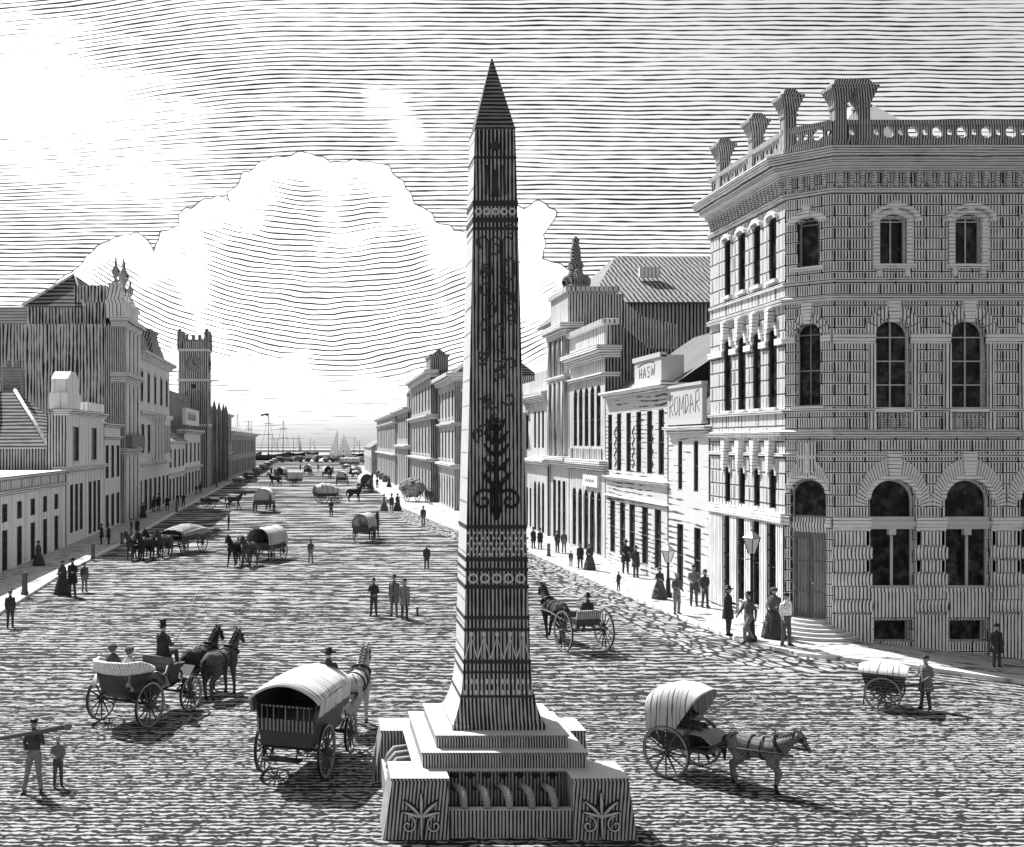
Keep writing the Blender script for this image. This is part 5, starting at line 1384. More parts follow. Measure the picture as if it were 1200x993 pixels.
    # mansard house
    R, fr = row_house('mansard_house', 'pale three-storey house with a mansard roof and an oriel next to the turreted house', -18, 108.0, 130.5, -1, 16.2,
        [dict(n=5, w=2.0, z0=11.6, z1=14.6, hood=1, sill=1), dict(us=[3, 7, 16, 20], w=1.9, z0=6.4, z1=9.3, sill=1), dict(n=7, w=1.8, z0=.3, z1=3.6)], 10, STUC, HATCHED, [(10.0, .6, .5), (5.0, .4, .4), (15.8, .8, .9)], 'mansard', 2.6, hatch(.4, .03, 'd', .3, .5))
    part_box(R, 'oriel', STUC, (9.5, 14.0, 0, 1.3, 5.6, 9.9), (9.2, 14.3, 0, 1.5, 9.9, 10.3), (9.2, 14.3, 0, 1.5, 5.3, 5.6), fr=fr)
    m = MB(R)
    for k in range(3): m.box(9.9 + 1.45 * k, 10.8 + 1.45 * k, 1.3, 1.34, 6.3, 9.3, fr)
    m.split('oriel_window', glass(), R, True)
    b = MB(R); b.taper((-19.9, 122), 1.8, 3.4, 16.9, 1.3, 2.6, 19.6); b.taper((-19.9, 122), 1.45, 2.75, 19.6, 1.45, 2.75, 19.85); b.build('roof_pavilion', hatch(.4, .03, 'v', .3, .5), R)
    # low shop row and houses up to the church
    R, fr = row_house('awning_shop', 'low white shop with a sloping awning roof before the church tower', -18.2, 131, 147.5, -1, 7.6,
        [dict(n=4, w=2.0, z0=4.3, z1=6.6), dict(n=5, w=2.0, z0=.2, z1=3.0)], 7, WHITE, HATCHED, [(3.4, .3, .5), (7.2, .4, .5)], 'gable', 2.4)
    R, fr = row_house('gabled_shop', 'white shop with a carved sign crest on its parapet, right below the church tower', -18.4, 148, 168, -1, 9.2,
        [dict(n=4, w=2.4, z0=4.6, z1=7.4), dict(n=5, w=2.4, z0=.2, z1=3.2)], 7, WHITE, HATCHED, [(3.6, .4, .5), (8.6, .6, .7)])
    part_box(R, 'sign_crest', WHITE, (-18.9, -18.4, 150, 166, 9.9, 12.2))
    scrawl(R, fr, [[(4 + k * 1.4, 10.5), (4.5 + k * 1.4, 11.7), (5.0 + k * 1.4, 10.6)] for k in range(7)], .05, .03)
    R = thing('dark_hall', 'dark flat-topped hall beside the church tower', 'building', (-25, 140, 0))
    part_box(R, 'wall', DKB, (-32, -20.6, 140, 173, -.2, 13.6)); part_box(R, 'parapet', DKB, (-32.3, -20.4, 139.8, 173, 13.6, 14.5))
    # church
    R = thing('church', 'church with a square pinnacled clock tower and battlemented nave', 'church', (-20.2, 175, 0))
    part_box(R, 'tower', hatch(.5, .035, 'v', .34, .5, .35, .4), (-22.6, -17.9, 174.4, 179.2, -.2, 23.6))
    m = MB(R)
    for z in (10.0, 17.2, 22.0): m.box(-22.75, -17.75, 174.25, 179.35, z, z + .35)
    m.split('string_course', TRIMM, R, True)
    m = MB(R); 
    for k in range(5):
        m.box(-22.6 + k * 1.04, -22.05 + k * 1.04, 174.4, 174.75, 23.6, 24.6); m.box(-18.25, -17.9, 174.4 + k * 1.06, 174.95 + k * 1.06, 23.6, 24.6)
    m.box(-22.6, -17.9, 178.9, 179.2, 23.6, 24.3); m.box(-22.6, -22.3, 174.4, 179.2, 23.6, 24.3); m.build('battlements', DKB, R)
    for x in (-22.4, -18.1):
        for y in (174.6, 179.0):
            p = MB(R); p.taper((x, y), .42, .42, 22.4, .38, .38, 24.8); p.taper((x, y), .44, .44, 24.8, .16, .16, 25.6); p.build('pinnacle', DKB, R)
    for fr in (Fr((-20.25, 174.4), (1, 0), (0, -1)), Fr((-17.9, 176.8), (0, 1), (1, 0))):
        c = MB(R); c.tube([fr.p(1.1 * math.cos(2 * PI * k / 24), .08, 20.0 + 1.1 * math.sin(2 * PI * k / 24)) for k in range(25)], .12, 6); ck = c.build('clock', DKB, R)
        c = MB(R); c.fprism(fr, [(1.0 * math.cos(2 * PI * k / 24), 20.0 + 1.0 * math.sin(2 * PI * k / 24)) for k in range(24)], 0, .06); c.build('clock_face', plain(.22), ck)
        c = MB(R); c.tube([fr.p(0, .1, 20), fr.p(.05, .1, 20.75)], .06, 5); c.tube([fr.p(0, .1, 20), fr.p(.45, .1, 19.8)], .06, 5); c.build('clock_hands', plain(.02), ck)
        for u in (-.85, .85): window(R, fr, (u - .38, u + .38, 11.4, 15.6, .38), DKB, .03, (0, 3), False, 'belfry_opening', .08)
        c = MB(R); c.fprism(fr, [(.4 * math.cos(2 * PI * k / 16), 16.4 + .4 * math.sin(2 * PI * k / 16)) for k in range(16)], .0, .05); c.build('roundel', glass(), R)
    part_box(R, 'nave', hatch(.5, .035, 'v', .4, .5), (-26, -18.6, 179.4, 214, -.2, 12.0)); b = MB(R); b.prism([(-26.4, 12), (-18.4, 12), (-22.3, 15.5)], 179.4, 214, 'y'); b.build('nave_roof', TILE, R)
    for y in (181, 190, 199, 208, 213.6):
        p = MB(R); p.taper((-18.4, y), .5, .6, -.2, .45, .5, 12.6); p.taper((-18.4, y), .5, .55, 12.6, .03, .03, 14.8); p.build('buttress', DKB, R)
    fr = Fr((-18.6, 179.4), (0, 1), (1, 0))
    for u in (6, 15, 24, 31): window(R, fr, (u - .9, u + .9, 4, 10, .9), TRIMM, .03, (1, 2), False, 'nave_window', .15)
    # far houses to the quay
    row_house('grey_house', 'narrow grey battlemented house just past the church', -18.8, 214.6, 232, -1, 13.2, [dict(n=4, w=1.3, z0=7, z1=10.5), dict(n=4, w=1.4, z0=.3, z1=4)], 8, HATCHED, DKB, [(12.6, .5, .7), (5, .3, .5)])
    row_house('warehouse', 'low warehouse with overhanging eaves, farthest on the left beside the quay', -19.2, 232.5, 326, -1, 9.6, [dict(n=16, w=2.2, z0=4.6, z1=8.0), dict(n=16, w=2.4, z0=.2, z1=3.4)], 12, HATCHED, HATCHED, [(9.0, .8, 1.3)], 'gable', 2.2)

def right_row():
    # small white sign house next to the stone building
    R, fr = row_house('sign_house', 'small white two-storey house with a lettered sign board, against the stone corner building', 18, 50.6, 56.4, 1, 8.2,
        [dict(us=[1.7, 4.0], w=.62, z0=5.1, z1=7.55), dict(us=[1.5, 4.0], w=.95, z0=.25, z1=3.4)], 9, hatch(.62, .08, 'h', .34, .06, 1.0, .9, .9, tone=.7), DKB, [(7.95, .3, .35)], 'gable', 4.2, hatch(.22, .015, 'y', .26, .45), rset=.4)
    b = MB(R); b.box(.5, 5.6, -.1, .12, 8.5, 10.2, fr); b.box(.4, 5.7, -.12, .2, 10.2, 10.35, fr); b.box(.4, 5.7, -.12, .2, 8.35, 8.5, fr); sb = b.build('sign_board', plain(.5, .8, .15), R)
    W = [[(5.2, 8.75), (5.2, 9.75), (4.75, 9.85), (4.7, 9.4), (5.15, 9.25), (4.7, 8.8)], [(4.5, 9.0), (4.4, 9.7), (4.05, 9.75), (3.95, 9.1), (4.3, 8.85), (4.5, 9.0)], [(3.75, 8.8), (3.7, 9.75), (3.4, 9.1), (3.1, 9.8), (3.05, 8.85)], [(2.85, 8.9), (2.8, 9.8)], [(2.85, 9.8), (2.5, 9.8), (2.4, 9.3), (2.8, 8.9)], [(2.2, 8.9), (2.0, 9.85), (1.65, 9.0)], [(2.1, 9.3), (1.8, 9.35)], [(1.4, 8.9), (1.35, 9.9), (.95, 10.0), (.9, 9.5), (1.3, 9.4), (.85, 8.95)]]
    scrawl(sb, fr, W, .032, .13)
    # long house with the roof sign
    R, fr = row_house('roof_sign_house', 'two-storey house with tall dark window slits and a small sign on its sloping roof', 18, 56.6, 68.8, 1, 10.5,
        [dict(n=6, w=.95, z0=5.75, z1=9.2), dict(us=[1.6, 3.9, 6.4, 8.4, 10.6], w=1.15, z0=.7, z1=3.9)], 11, hatch(.56, .06, 'h', .26, .12, 1.0, 1.0, .9, tone=.8), DKB, [(10.2, .35, .5), (5.2, .2, .25), (4.1, .12, .15)], 'gable', 3.6, hatch(.24, .015, 'y', .34, .42, .3, .3), rset=.6)
    b = MB(R); b.box(1.2, 5.9, -.25, .0, 10.75, 12.0, fr); b.box(1.0, 6.1, -.28, .08, 12.0, 12.25, fr); b.box(1.0, 6.1, -.28, .06, 10.62, 10.75, fr); b.box(1.0, 1.2, -1.2, .0, 10.7, 12.1, fr); sb = b.build('roof_sign', plain(.5, .8, .15), R)
    HASW = [[(4.9, 11.05), (4.9, 11.6)], [(4.5, 11.05), (4.5, 11.6)], [(4.9, 11.3), (4.5, 11.3)], [(4.2, 11.05), (3.95, 11.65), (3.7, 11.05)], [(4.1, 11.25), (3.8, 11.25)], [(3.1, 11.6), (3.4, 11.62), (3.4, 11.38), (3.1, 11.32), (3.1, 11.06), (3.45, 11.08)], [(2.8, 11.65), (2.65, 11.1), (2.45, 11.5), (2.25, 11.1), (2.1, 11.7)], [(5.3, 11.72), (4.2, 11.84), (3.0, 11.88), (2.2, 11.8)]]
    scrawl(sb, fr, HASW, .026, .02)
    sq = MB(R)
    for u in (2.6, 6.1, 9.9): sq.tube([fr.p(u + .22 * (-1) ** k, .02, 6.0 + .34 * k) for k in range(8)], .03, 5)
    sq.build('wall_vine', plain(.05), R)
    # arcaded house with tall arched windows
    WHT = hatch(.57, .06, 'v', .36, .18, .5, .5, .9, tone=.5); STUC = hatch(.56, .06, 'v', .34, .22, .5, .5, .9, tone=.4)
    R, fr = row_house('arcaded_house', 'white house with five tall arched windows above a five-arched shopfront and a curved parapet', 18, 69.0, 78.8, 1, 13.4,
        [dict(us=[1.6, 3.2, 4.8, 6.4, 8.0], w=1.1, z0=7.2, z1=11.2, arch=.5, bars=(0, 2)), dict(us=[1.5, 3.2, 4.9, 6.6, 8.3], w=1.2, z0=.2, z1=4.3, arch=.55, bars=(0, 1))], 5.2, WHT, hatch(.35, .02, 'v', .2, .55, .5, .5, .9, tone=.4), [(5.6, .7, .5), (11.6, .3, .3), (12.8, .8, .7)])
    part_box(R, 'parapet', WHT, (18.0, 18.35, 69.02, 78.78, 13.6, 15.0)); m = MB(R); m.sweep([(18, 78.8), (18, 69.0), (18.8, 69.0)], [(-.04, 14.9), (.25, 14.95), (.3, 15.25), (-.04, 15.3)]); m.build('cornice', TRIMM, R)
    m = MB(R)
    for k in range(15): m.box(.6 + .62 * k, .78 + .62 * k, 0, .12, 6.3, 7.05, fr)
    m.split('baluster', WHT, R, True)
    part_box(R, 'shop_sign', plain(.8, .8, .08), (1.2, 5.0, .02, .2, 4.55, 5.3), fr=fr); scrawl(R, fr, [[(4.3 - .3 * k, 4.85 + .22 * (k % 2)) for k in range(9)]], .035, .22)
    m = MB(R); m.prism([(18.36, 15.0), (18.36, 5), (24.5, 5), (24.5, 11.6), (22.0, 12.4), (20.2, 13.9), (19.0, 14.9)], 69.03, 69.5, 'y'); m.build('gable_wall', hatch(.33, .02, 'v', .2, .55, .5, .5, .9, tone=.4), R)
    # crested house with the statue
    R, fr = row_house('crested_house', 'narrow tall house crowned by an attic and a carved statue finial', 18, 79.0, 85.3, 1, 15.6,
        [dict(us=[1.6, 3.2, 4.8], w=.9, z0=7.0, z1=11.8), dict(us=[1.6, 3.2, 4.8], w=1.0, z0=.2, z1=4.6), dict(us=[1.6, 3.2, 4.8], w=.8, z0=12.6, z1=14.8)], 4.0, STUC, DKB, [(5.8, .6, .6), (11.9, .5, .5), (15.2, .9, .8)])
    part_box(R, 'attic', STUC, (18.0, 21.5, 79.2, 85.2, 16.05, 18.4), (17.8, 21.7, 79.0, 85.3, 18.4, 18.75))
    b = MB(R); b.box(18.0, 22.0, 79.05, 79.3, 12, 18.2); b.prism([(21.9, 12), (21.9, 17.8), (23.3, 16.6), (25.8, 16.0), (25.8, 12)], 79.05, 79.4, 'y'); b.build('gable_wall', HATCHED, R)
    m = MB(R)
    for u in (.8, 2.4, 4.0, 5.6): m.tube([fr.p(u, .22, 6.4), fr.p(u, .22, 11.9)], .2, 8); m.tube([fr.p(u, .22, 12.4), fr.p(u, .22, 15.2)], .18, 8)
    m.split('column', STUC, R, True)
    m = MB(R); m.lathe([(1.0, 0), (.95, .4), (.6, .55), (.75, 1.0), (.55, 1.35), (.5, 1.6), (.62, 1.9), (.42, 2.3), (.36, 3.2), (.22, 3.5), (.3, 3.8), (.05, 4.1)], (19.0, 81.2, 18.7), 12)
    m.ell((18.4, 81.2, 19.4), .45, .45, .5); m.ell((19.7, 81.2, 19.4), .45, .45, .5); m.ell((19.0, 80.5, 19.9), .3, .3, .4); m.build('statue', hatch(.35, .02, 'f', .15, .5), R)
    # pedimented house
    R, fr = row_house('pedimented_house', 'white house with one pedimented window and a stepped parapet, close behind the obelisk', 17.8, 85.6, 97.0, 1, 11.2,
        [dict(us=[8.3], w=1.3, z0=6.9, z1=9.8), dict(us=[1.6, 3.2, 4.8], w=1.0, z0=.2, z1=4.3, arch=.5), dict(us=[1.6, 3.2, 4.8], w=.8, z0=7, z1=10), dict(us=[6.8, 8.3, 9.8], w=.8, z0=.3, z1=3.6)], 8, WHT, HATCHED, [(5.6, .5, .5), (10.8, .6, .6)])
    m = MB(R); m.fprism(fr, [(7.2, 10.0), (9.4, 10.0), (8.3, 11.2)], 0, .35); m.build('pediment', TRIMM, R)
    part_box(R, 'parapet', WHT, (17.9, 18.4, 85.8, 91.0, 11.6, 13.2), (17.9, 18.4, 91.0, 96.8, 11.6, 12.6))
    row_house('hidden_house', 'three-storey house standing right behind the obelisk', 15.6, 97.2, 116.8, 1, 13.0, [dict(n=6, w=1.3, z0=z0, z1=z0 + 2.6) for z0 in (.6, 4.8, 8.8)], 9, STUC, HATCHED, [(12.6, .5, .6)])
    # big warehouse roof behind
    R = thing('warehouse', 'huge hipped slate roof of a warehouse behind the arcaded house', 'building', (30, 84, 0))
    part_box(R, 'wall', hatch(.45, .03, 'v', .28, .5, .4, .4), (22.0, 44, 84.5, 104, -.2, 18.4))
    b = MB(R); b.grid([[(20.6, 83.6, 18.2), (44.5, 83.6, 18.2), (44.5, 104.5, 18.2), (20.6, 104.5, 18.2)], [(25.2, 93, 23.3), (40, 93, 23.3), (40, 94, 23.3), (25.2, 94, 23.3)]], True, False, True, True); r = b.build('roof', hatch(.34, .02, 'd', .34, .44, .35, .35), R)
    b = MB(R); b.box(25.6, 27.2, 87.4, 87.9, 20.7, 21.5); b.build('skylight', TRIMM, r)
    # far side past the obelisk
    R, fr = row_house('corniced_house', 'three-storey house with a heavy cornice left of the obelisk, beside the piled cart', 14.4, 117.2, 133, 1, 14.6,
        [dict(n=5, w=1.35, z0=10.2, z1=13.2, sill=1), dict(n=5, w=1.35, z0=5.6, z1=8.8, sill=1), dict(n=6, w=1.2, z0=.3, z1=3.8, arch=.5)], 9, STUC, HATCHED, [(9.2, .4, .4), (4.6, .5, .5), (14.0, .9, 1.0)], 'gable', 3.6, TILE)
    R, fr = row_house('towered_house', 'dark three-storey house with a square block on its roof, left of the obelisk', 13.5, 133.3, 163, 1, 16.0,
        [dict(n=7, w=1.6, z0=11.4, z1=14.4), dict(n=7, w=1.6, z0=6, z1=9.4, sill=1), dict(n=7, w=1.6, z0=.3, z1=4)], 10, HATCHED, DKB, [(5, .5, .6), (10.3, .6, .6), (15.4, .9, .9)])
    b = MB(R); b.box(13.6, 15.8, 134.5, 140, 16.2, 18.0); b.box(13.45, 15.95, 134.3, 140.2, 18.0, 18.3); b.prism([(13.8, 18.3), (15.6, 18.3), (14.7, 19.0)], 134.6, 139.8, 'y'); b.build('roof_tower', DKB, R)
    R, fr = row_house('domed_house', 'grey house with a rounded roof turret past the dark towered house', 13.1, 163.3, 186, 1, 12.6,
        [dict(n=5, w=1.7, z0=8.0, z1=11.4), dict(n=5, w=1.7, z0=.5, z1=5.5)], 9, HATCHED, DKB, [(6.4, .6, .6), (12, .7, .8)])
    b = MB(R); b.taper((14.9, 166), 1.6, 2.2, 12.8, 1.5, 2.0, 14.4); b.lathe([(1.8, 14.4), (1.75, 14.9), (1.3, 15.6), (.5, 16), (.05, 16.1)], (14.9, 166, 0), 14); b.build('turret', DKB, R)
    row_house('flat_house', 'flat-topped grey block with a banded parapet, last tall house on the right', 12.8, 186.4, 246, 1, 12.4, [dict(n=11, w=2.0, z0=6.2, z1=10), dict(n=11, w=2.0, z0=.3, z1=4.2)], 9, HATCHED, HATCHED, [(5, .4, .5), (10.6, .4, .5), (11.9, .6, .9)])
    row_house('quay_shed', 'small pale gabled shed at the end of the right-hand houses near the water', 11.6, 247, 285, 1, 6.2, [dict(n=6, w=2.2, z0=.4, z1=4.0)], 8, WHT, HATCHED, [], 'gable', 2.6)
left_row(); right_row()
# ------------------------------------------------------------------ carriages, horses, drivers
def team(root, spots, pose, coats, labels, group=None, sc=1.0, heights=None, rot=0.0):
    for (x, y), c, l in zip(spots, coats, labels):
        p = loc_of(root, (x, y, 0)); p = (p[0], p[1], zg(p[0], p[1]))
        horse(p, root.rotation_euler.z + rot, pose, c, l, group, sc * root.scale[0])
def rider(root, p, pose, pal, hat, label, cat='man', **kw):
    "someone seated: p is the seat top under them"
    s = kw.pop('sc', 1.0); q = loc_of(root, (p[0], p[1], p[2] - .86 * s / root.scale[0]))
    return person(q, math.degrees(root.rotation_euler.z) + kw.pop('turn', 0), pose, pal, hat, label, cat, None, s, **kw)

a = vehicle('landau', 'open four-wheeled carriage with folded pale hood and two passengers, drawn by a pair at left', 'carriage', 147, 848, .49, .87); landau(a)
team(a, [(-.40, 3.95), (.42, 3.85)], 'stand', ['black', 'bay'], ['black horse on the far left of the pair pulling the open carriage', 'dark bay horse on the right of the pair pulling the open carriage'], 'carriage pair', .92)
dr = rider(a, (0.0, 1.62, 1.56), 'drive', 'dark', 'top_hat', 'coachman in a top hat on the box of the open carriage', coat=.03)
rider(a, (-.27, -.18, 1.24), 'drive', 'dress', 'bonnet', 'woman in a dark bonnet riding on the left in the open carriage', 'woman', shawl=.06)
rider(a, (.24, -.12, 1.20), 'drive', 'shawl', 'bonnet', 'woman in a shawl riding on the right in the open carriage', 'woman', shawl=.4)
whip(loc_of(a, (.15, 2.0, 1.85)), loc_of(a, (.42, 2.7, 3.25)), loc_of(a, (.62, 3.4, 2.0)), 'coachman\'s tall whip above the open carriage')

a = vehicle('covered_cab', 'dark four-wheeled covered cab with a white canvas roof, back turned, left of the obelisk base', 'carriage', 346, 908, .314, .949); omnibus(a)
team(a, [(.12, 4.35)], 'stand', ['grey'], ['pale grey horse pulling the canvas-roofed cab'])
rider(a, (.22, 1.75, 1.66), 'drive', 'dark', 'wide_hat', 'driver in a wide hat in front of the white cab roof')

a = vehicle('gig', 'light two-wheeled gig with tall wheels driving away right of the obelisk', 'carriage', 684, 763, -.24, .97); gig(a)
team(a, [(0, 2.35)], 'walk', ['black'], ['black horse pulling the tall-wheeled gig'])
rider(a, (.1, -.12, 1.2), 'drive', 'dark', 'bowler', 'man in a dark coat driving the tall-wheeled gig', coat=.04)

a = vehicle('hooded_buggy', 'two-wheeled buggy with a raised white hood, nearest carriage on the right', 'carriage', 800, 904, .66, -.75, None, .90); hooded_buggy(a)
team(a, [(0, 1.95)], 'trot', ['dun'], ['trotting grey-dun horse pulling the white-hooded buggy'], None, .87)
rider(a, (.05, .08, 1.2), 'drive', 'dark', 'cap', 'driver in the shade of the white buggy hood')
whip(loc_of(a, (-.12, .5, 1.52)), loc_of(a, (-.35, 1.55, 2.2)), loc_of(a, (-.30, 2.35, 1.4)), 'slanting whip above the horse of the white-hooded buggy')

a = vehicle('handcart', 'two-wheeled handcart under a pale cover near the right edge of the road', 'handcart', 1037, 829, .84, -.54); handcart(a)

a = vehicle('goods_wagon', 'long four-wheeled goods wagon with bowed top and pale rail, at the left kerb', 'wagon', 226, 646, -.46, -.89, None, .92); dray(a)
team(a, [(-.5, 4.3), (.5, 4.3), (-.5, 6.5), (.5, 6.5)], 'stand', ['bay', 'black', 'black', 'bay'], ['bay wheel horse nearest the kerb in the goods wagon team', 'black wheel horse on the road side of the goods wagon team', 'black leading horse nearest the kerb in the goods wagon team', 'bay leading horse on the road side of the goods wagon team'], 'goods wagon team')
a = vehicle('tilt_wagon', 'big covered wagon with a ribbed white tilt coming towards the viewer, mid-street', 'wagon', 318, 655, -.38, -.92, None, .95); tilt_wagon(a, 2.7, .82, 1.05, 4, .6, .5, light=.5)
team(a, [(-.5, 4.4), (.5, 4.4)], 'walk', ['bay', 'black'], ['bay horse of the pair in front of the big white-tilted wagon', 'black horse of the pair in front of the big white-tilted wagon'], 'tilt wagon pair')
a = vehicle('covered_cart', 'small dark covered cart just left of the obelisk, mid-street', 'cart', 427, 635, .30, .95); tilt_wagon(a, 2.1, .62, .95, 2, .62, .5, light=.45)
team(a, [(0, 2.9)], 'walk', ['bay'], ['bay horse beyond the small dark covered cart'])
a = vehicle('open_cart', 'open cart with a pale wheel, drawn to the right beside the left kerb', 'cart', 246, 597, .99, -.05); open_cart(a)
team(a, [(0, 2.7)], 'walk', ['bay'], ['bay horse pulling the open cart by the left kerb'])
a = vehicle('tilt_wagon', 'round-topped white covered wagon seen from behind, left of the street middle', 'wagon', 309, 601, .05, 1, None, 1.1); tilt_wagon(a, 2.6, .85, 1.15, 4, .62, .5)
team(a, [(0, 4.6)], 'walk', ['dun'], ['dun horse ahead of the round-topped white wagon'])
a = vehicle('tilt_wagon', 'pale wagon with a low sagging tilt, side on in mid-street', 'wagon', 377, 589, .93, .36, None, 1.1); tilt_wagon(a, 2.4, .8, 1.1, 4, .55, .45, 'low')
team(a, [(0, 4.0)], 'stand', ['black'], ['black horse right of the sagging-tilted wagon'])
a = vehicle('tilt_wagon', 'covered wagon coming towards the viewer by the far right kerb', 'wagon', 427, 576, .12, -.99, None, 1.15); tilt_wagon(a, 2.6, .8, 1.2, 4, .58, .48)
team(a, [(0, 4.4)], 'walk', ['bay'], ['bay horse of the oncoming wagon near the right kerb'])
a = vehicle('covered_cart', 'round white covered cart with its horse to the left, far down the street', 'cart', 345, 570, -.95, -.25, None, 1.15); tilt_wagon(a, 2.0, .7, 1.1, 2, .62, .5)
team(a, [(0, 2.9)], 'walk', ['black'], ['black horse left of the far round white cart'])
a = vehicle('covered_cart', 'squat pale covered cart far down the street right of centre', 'cart', 401, 569, .1, 1, None, 1.15); tilt_wagon(a, 2.2, .75, .9, 2, .62, .5)
a = vehicle('van', 'boxy pale van standing near the quay at the end of the street', 'wagon', 403, 548, .95, .2, None, 1.5); tilt_wagon(a, 3.6, .9, .9, 4, .55, .45, 'full', 0)
# rows of carts waiting along the kerbs towards the harbour
def parked(first, spots, labels, group):
    for i, (x, y, rz) in enumerate(spots):
        o = first if i == 0 else copy_tree(first)
        o.location = (x, y, 0); o.rotation_euler.z = rz; o['label'] = labels[i % len(labels)]; o['group'] = group; o['category'] = 'cart'
lab = 'cart waiting in the long rank along the far left kerb'
f0 = thing('loaded_cart', 'loaded ' + lab, 'cart'); open_cart(f0, 1)
parked(f0, [(-13.8 - .012 * k * 17, 186 + k * 17, 1.9 + .25 * (k % 3)) for k in range(0, 13, 2)], ['loaded ' + lab], 'loaded carts in the left rank')
f1 = thing('open_cart', 'empty ' + lab, 'cart'); open_cart(f1, 0)
parked(f1, [(-13.2 - .012 * k * 17, 186 + k * 17, 1.6 - .3 * (k % 3)) for k in range(1, 13, 2)], ['empty open ' + lab], 'empty carts in the left rank')
f2 = thing('loaded_cart', 'loaded cart waiting by the far right kerb', 'cart'); open_cart(f2, 1)
parked(f2, [(8.2, 196, .3), (7.4, 224, -.4), (8.0, 255, .2), (7.0, 290, .5), (8.6, 330, -.2)], ['loaded cart waiting by the far right kerb near the quay shed'], 'loaded carts on the right')

# goods heaped on the quay
BT = [None]
def goods():
    for i, (px, d, s) in enumerate([(330, 395, 2.0), (341, 400, 1.6), (352, 398, 2.2), (362, 405, 1.7), (372, 400, 2.4), (383, 402, 1.8), (392, 405, 2.2), (412, 398, 2.3), (420, 390, 2.0), (428, 380, 1.8)]):
        r = thing('cargo_heap', 'heap of sacked cargo under a cover on the harbour edge', 'cargo', ((px - HX) * d / FPX, d, 0), .4 * i, 'cargo heaps along the quay', s)
        def mk():
            m = MB(); rr = random.Random(3)
            for k in range(11): m.ell((rr.uniform(-.9, .9), rr.uniform(-.5, .5), .25 + rr.random() * .7), .45, .35, .28, 9, 6)
            return m, hatch(.3, .02, 'f', .12, .5)
        shared('cargo', 'sacks', r, mk)
    for i, (px, pf) in enumerate([(447, 563), (451, 566), (443, 560)]):
        x, y, _ = gp(px, pf); r = thing('barrel', 'barrel standing by the far right kerb', 'barrel', (x, y, 0), 0, 'barrels by the right kerb', 1.6)
        def mk():
            m = MB(); m.lathe([(.26, 0), (.33, .3), (.34, .45), (.33, .6), (.26, .9), (.24, .88)], seg=14); return m, hatch(.25, .02, 'x', .08, .4)
        shared('barrel', 'cask', r, mk)
        def mk2():
            m = MB()
            for z in (.12, .32, .58, .78): m.lathe([(.27 + .065 * math.sin(PI * z / .9) + .004, z - .02), (.27 + .065 * math.sin(PI * z / .9) + .006, z + .03)], seg=14)
            return m, IRON()
        shared('barrelh', 'hoops', r, mk2)
goods()

# cart piled high by the far right kerb
def piled_cart():
    x, y, _ = gp(483, 589); R = thing('loaded_cart', 'cart piled high with a big rounded load on the right kerb, before the corniced house', 'cart', (x, y, .1), .5); open_cart(R, 0)
    m = MB(); rr = random.Random(5)
    for k in range(150):
        v = V((rr.gauss(0, 1), rr.gauss(0, 1), rr.gauss(0, 1))).normalized()
        m.ell((v.x * 1.2, v.y * 1.35, 1.75 + v.z * .95), .30 + .2 * rr.random(), .30 + .2 * rr.random(), .2 + .14 * rr.random(), 8, 6)
    m.build('load', hatch(.45, .03, 'f', .12, .42, 1.5, .8, .9, tone=.5), R)
piled_cart()

# ------------------------------------------------------------------ boats
def hull(R, L, w, h, mat):
    m = MB(); rows = []
    for k in range(9):
        t = k / 8; ww = w * math.sin(PI * min(1, .12 + t * .88)) ** .6; sh = h * (.85 + .5 * (2 * t - 1) ** 2)
        rows.append([(L * (t - .5), -ww, sh), (L * (t - .5), -ww * .7, h * .3), (L * (t - .5) * .94, 0, -.3), (L * (t - .5), ww * .7, h * .3), (L * (t - .5), ww, sh)])
    m.grid(rows, False, True); m.grid([[r[0], r[4]] for r in rows], False, False); m.build('hull', mat, R)
def sail(R, pts, th=.04):
    m = MB(); A = [V(p) for p in pts]; nrm = (A[1] - A[0]).cross(A[2] - A[0]).normalized() * th
    m.grid([[a - nrm for a in A], [a + nrm for a in A]], True, False, True, True); m.build('sail', hatch(.8, .15, 'x', .5, .15), R)
def mast(R, x, z0, z1, r=.12):
    m = MB(); m.tube([(x, 0, z0), (x, 0, z1)], [r, r * .5], 6); m.build('mast', plain(.03), R)
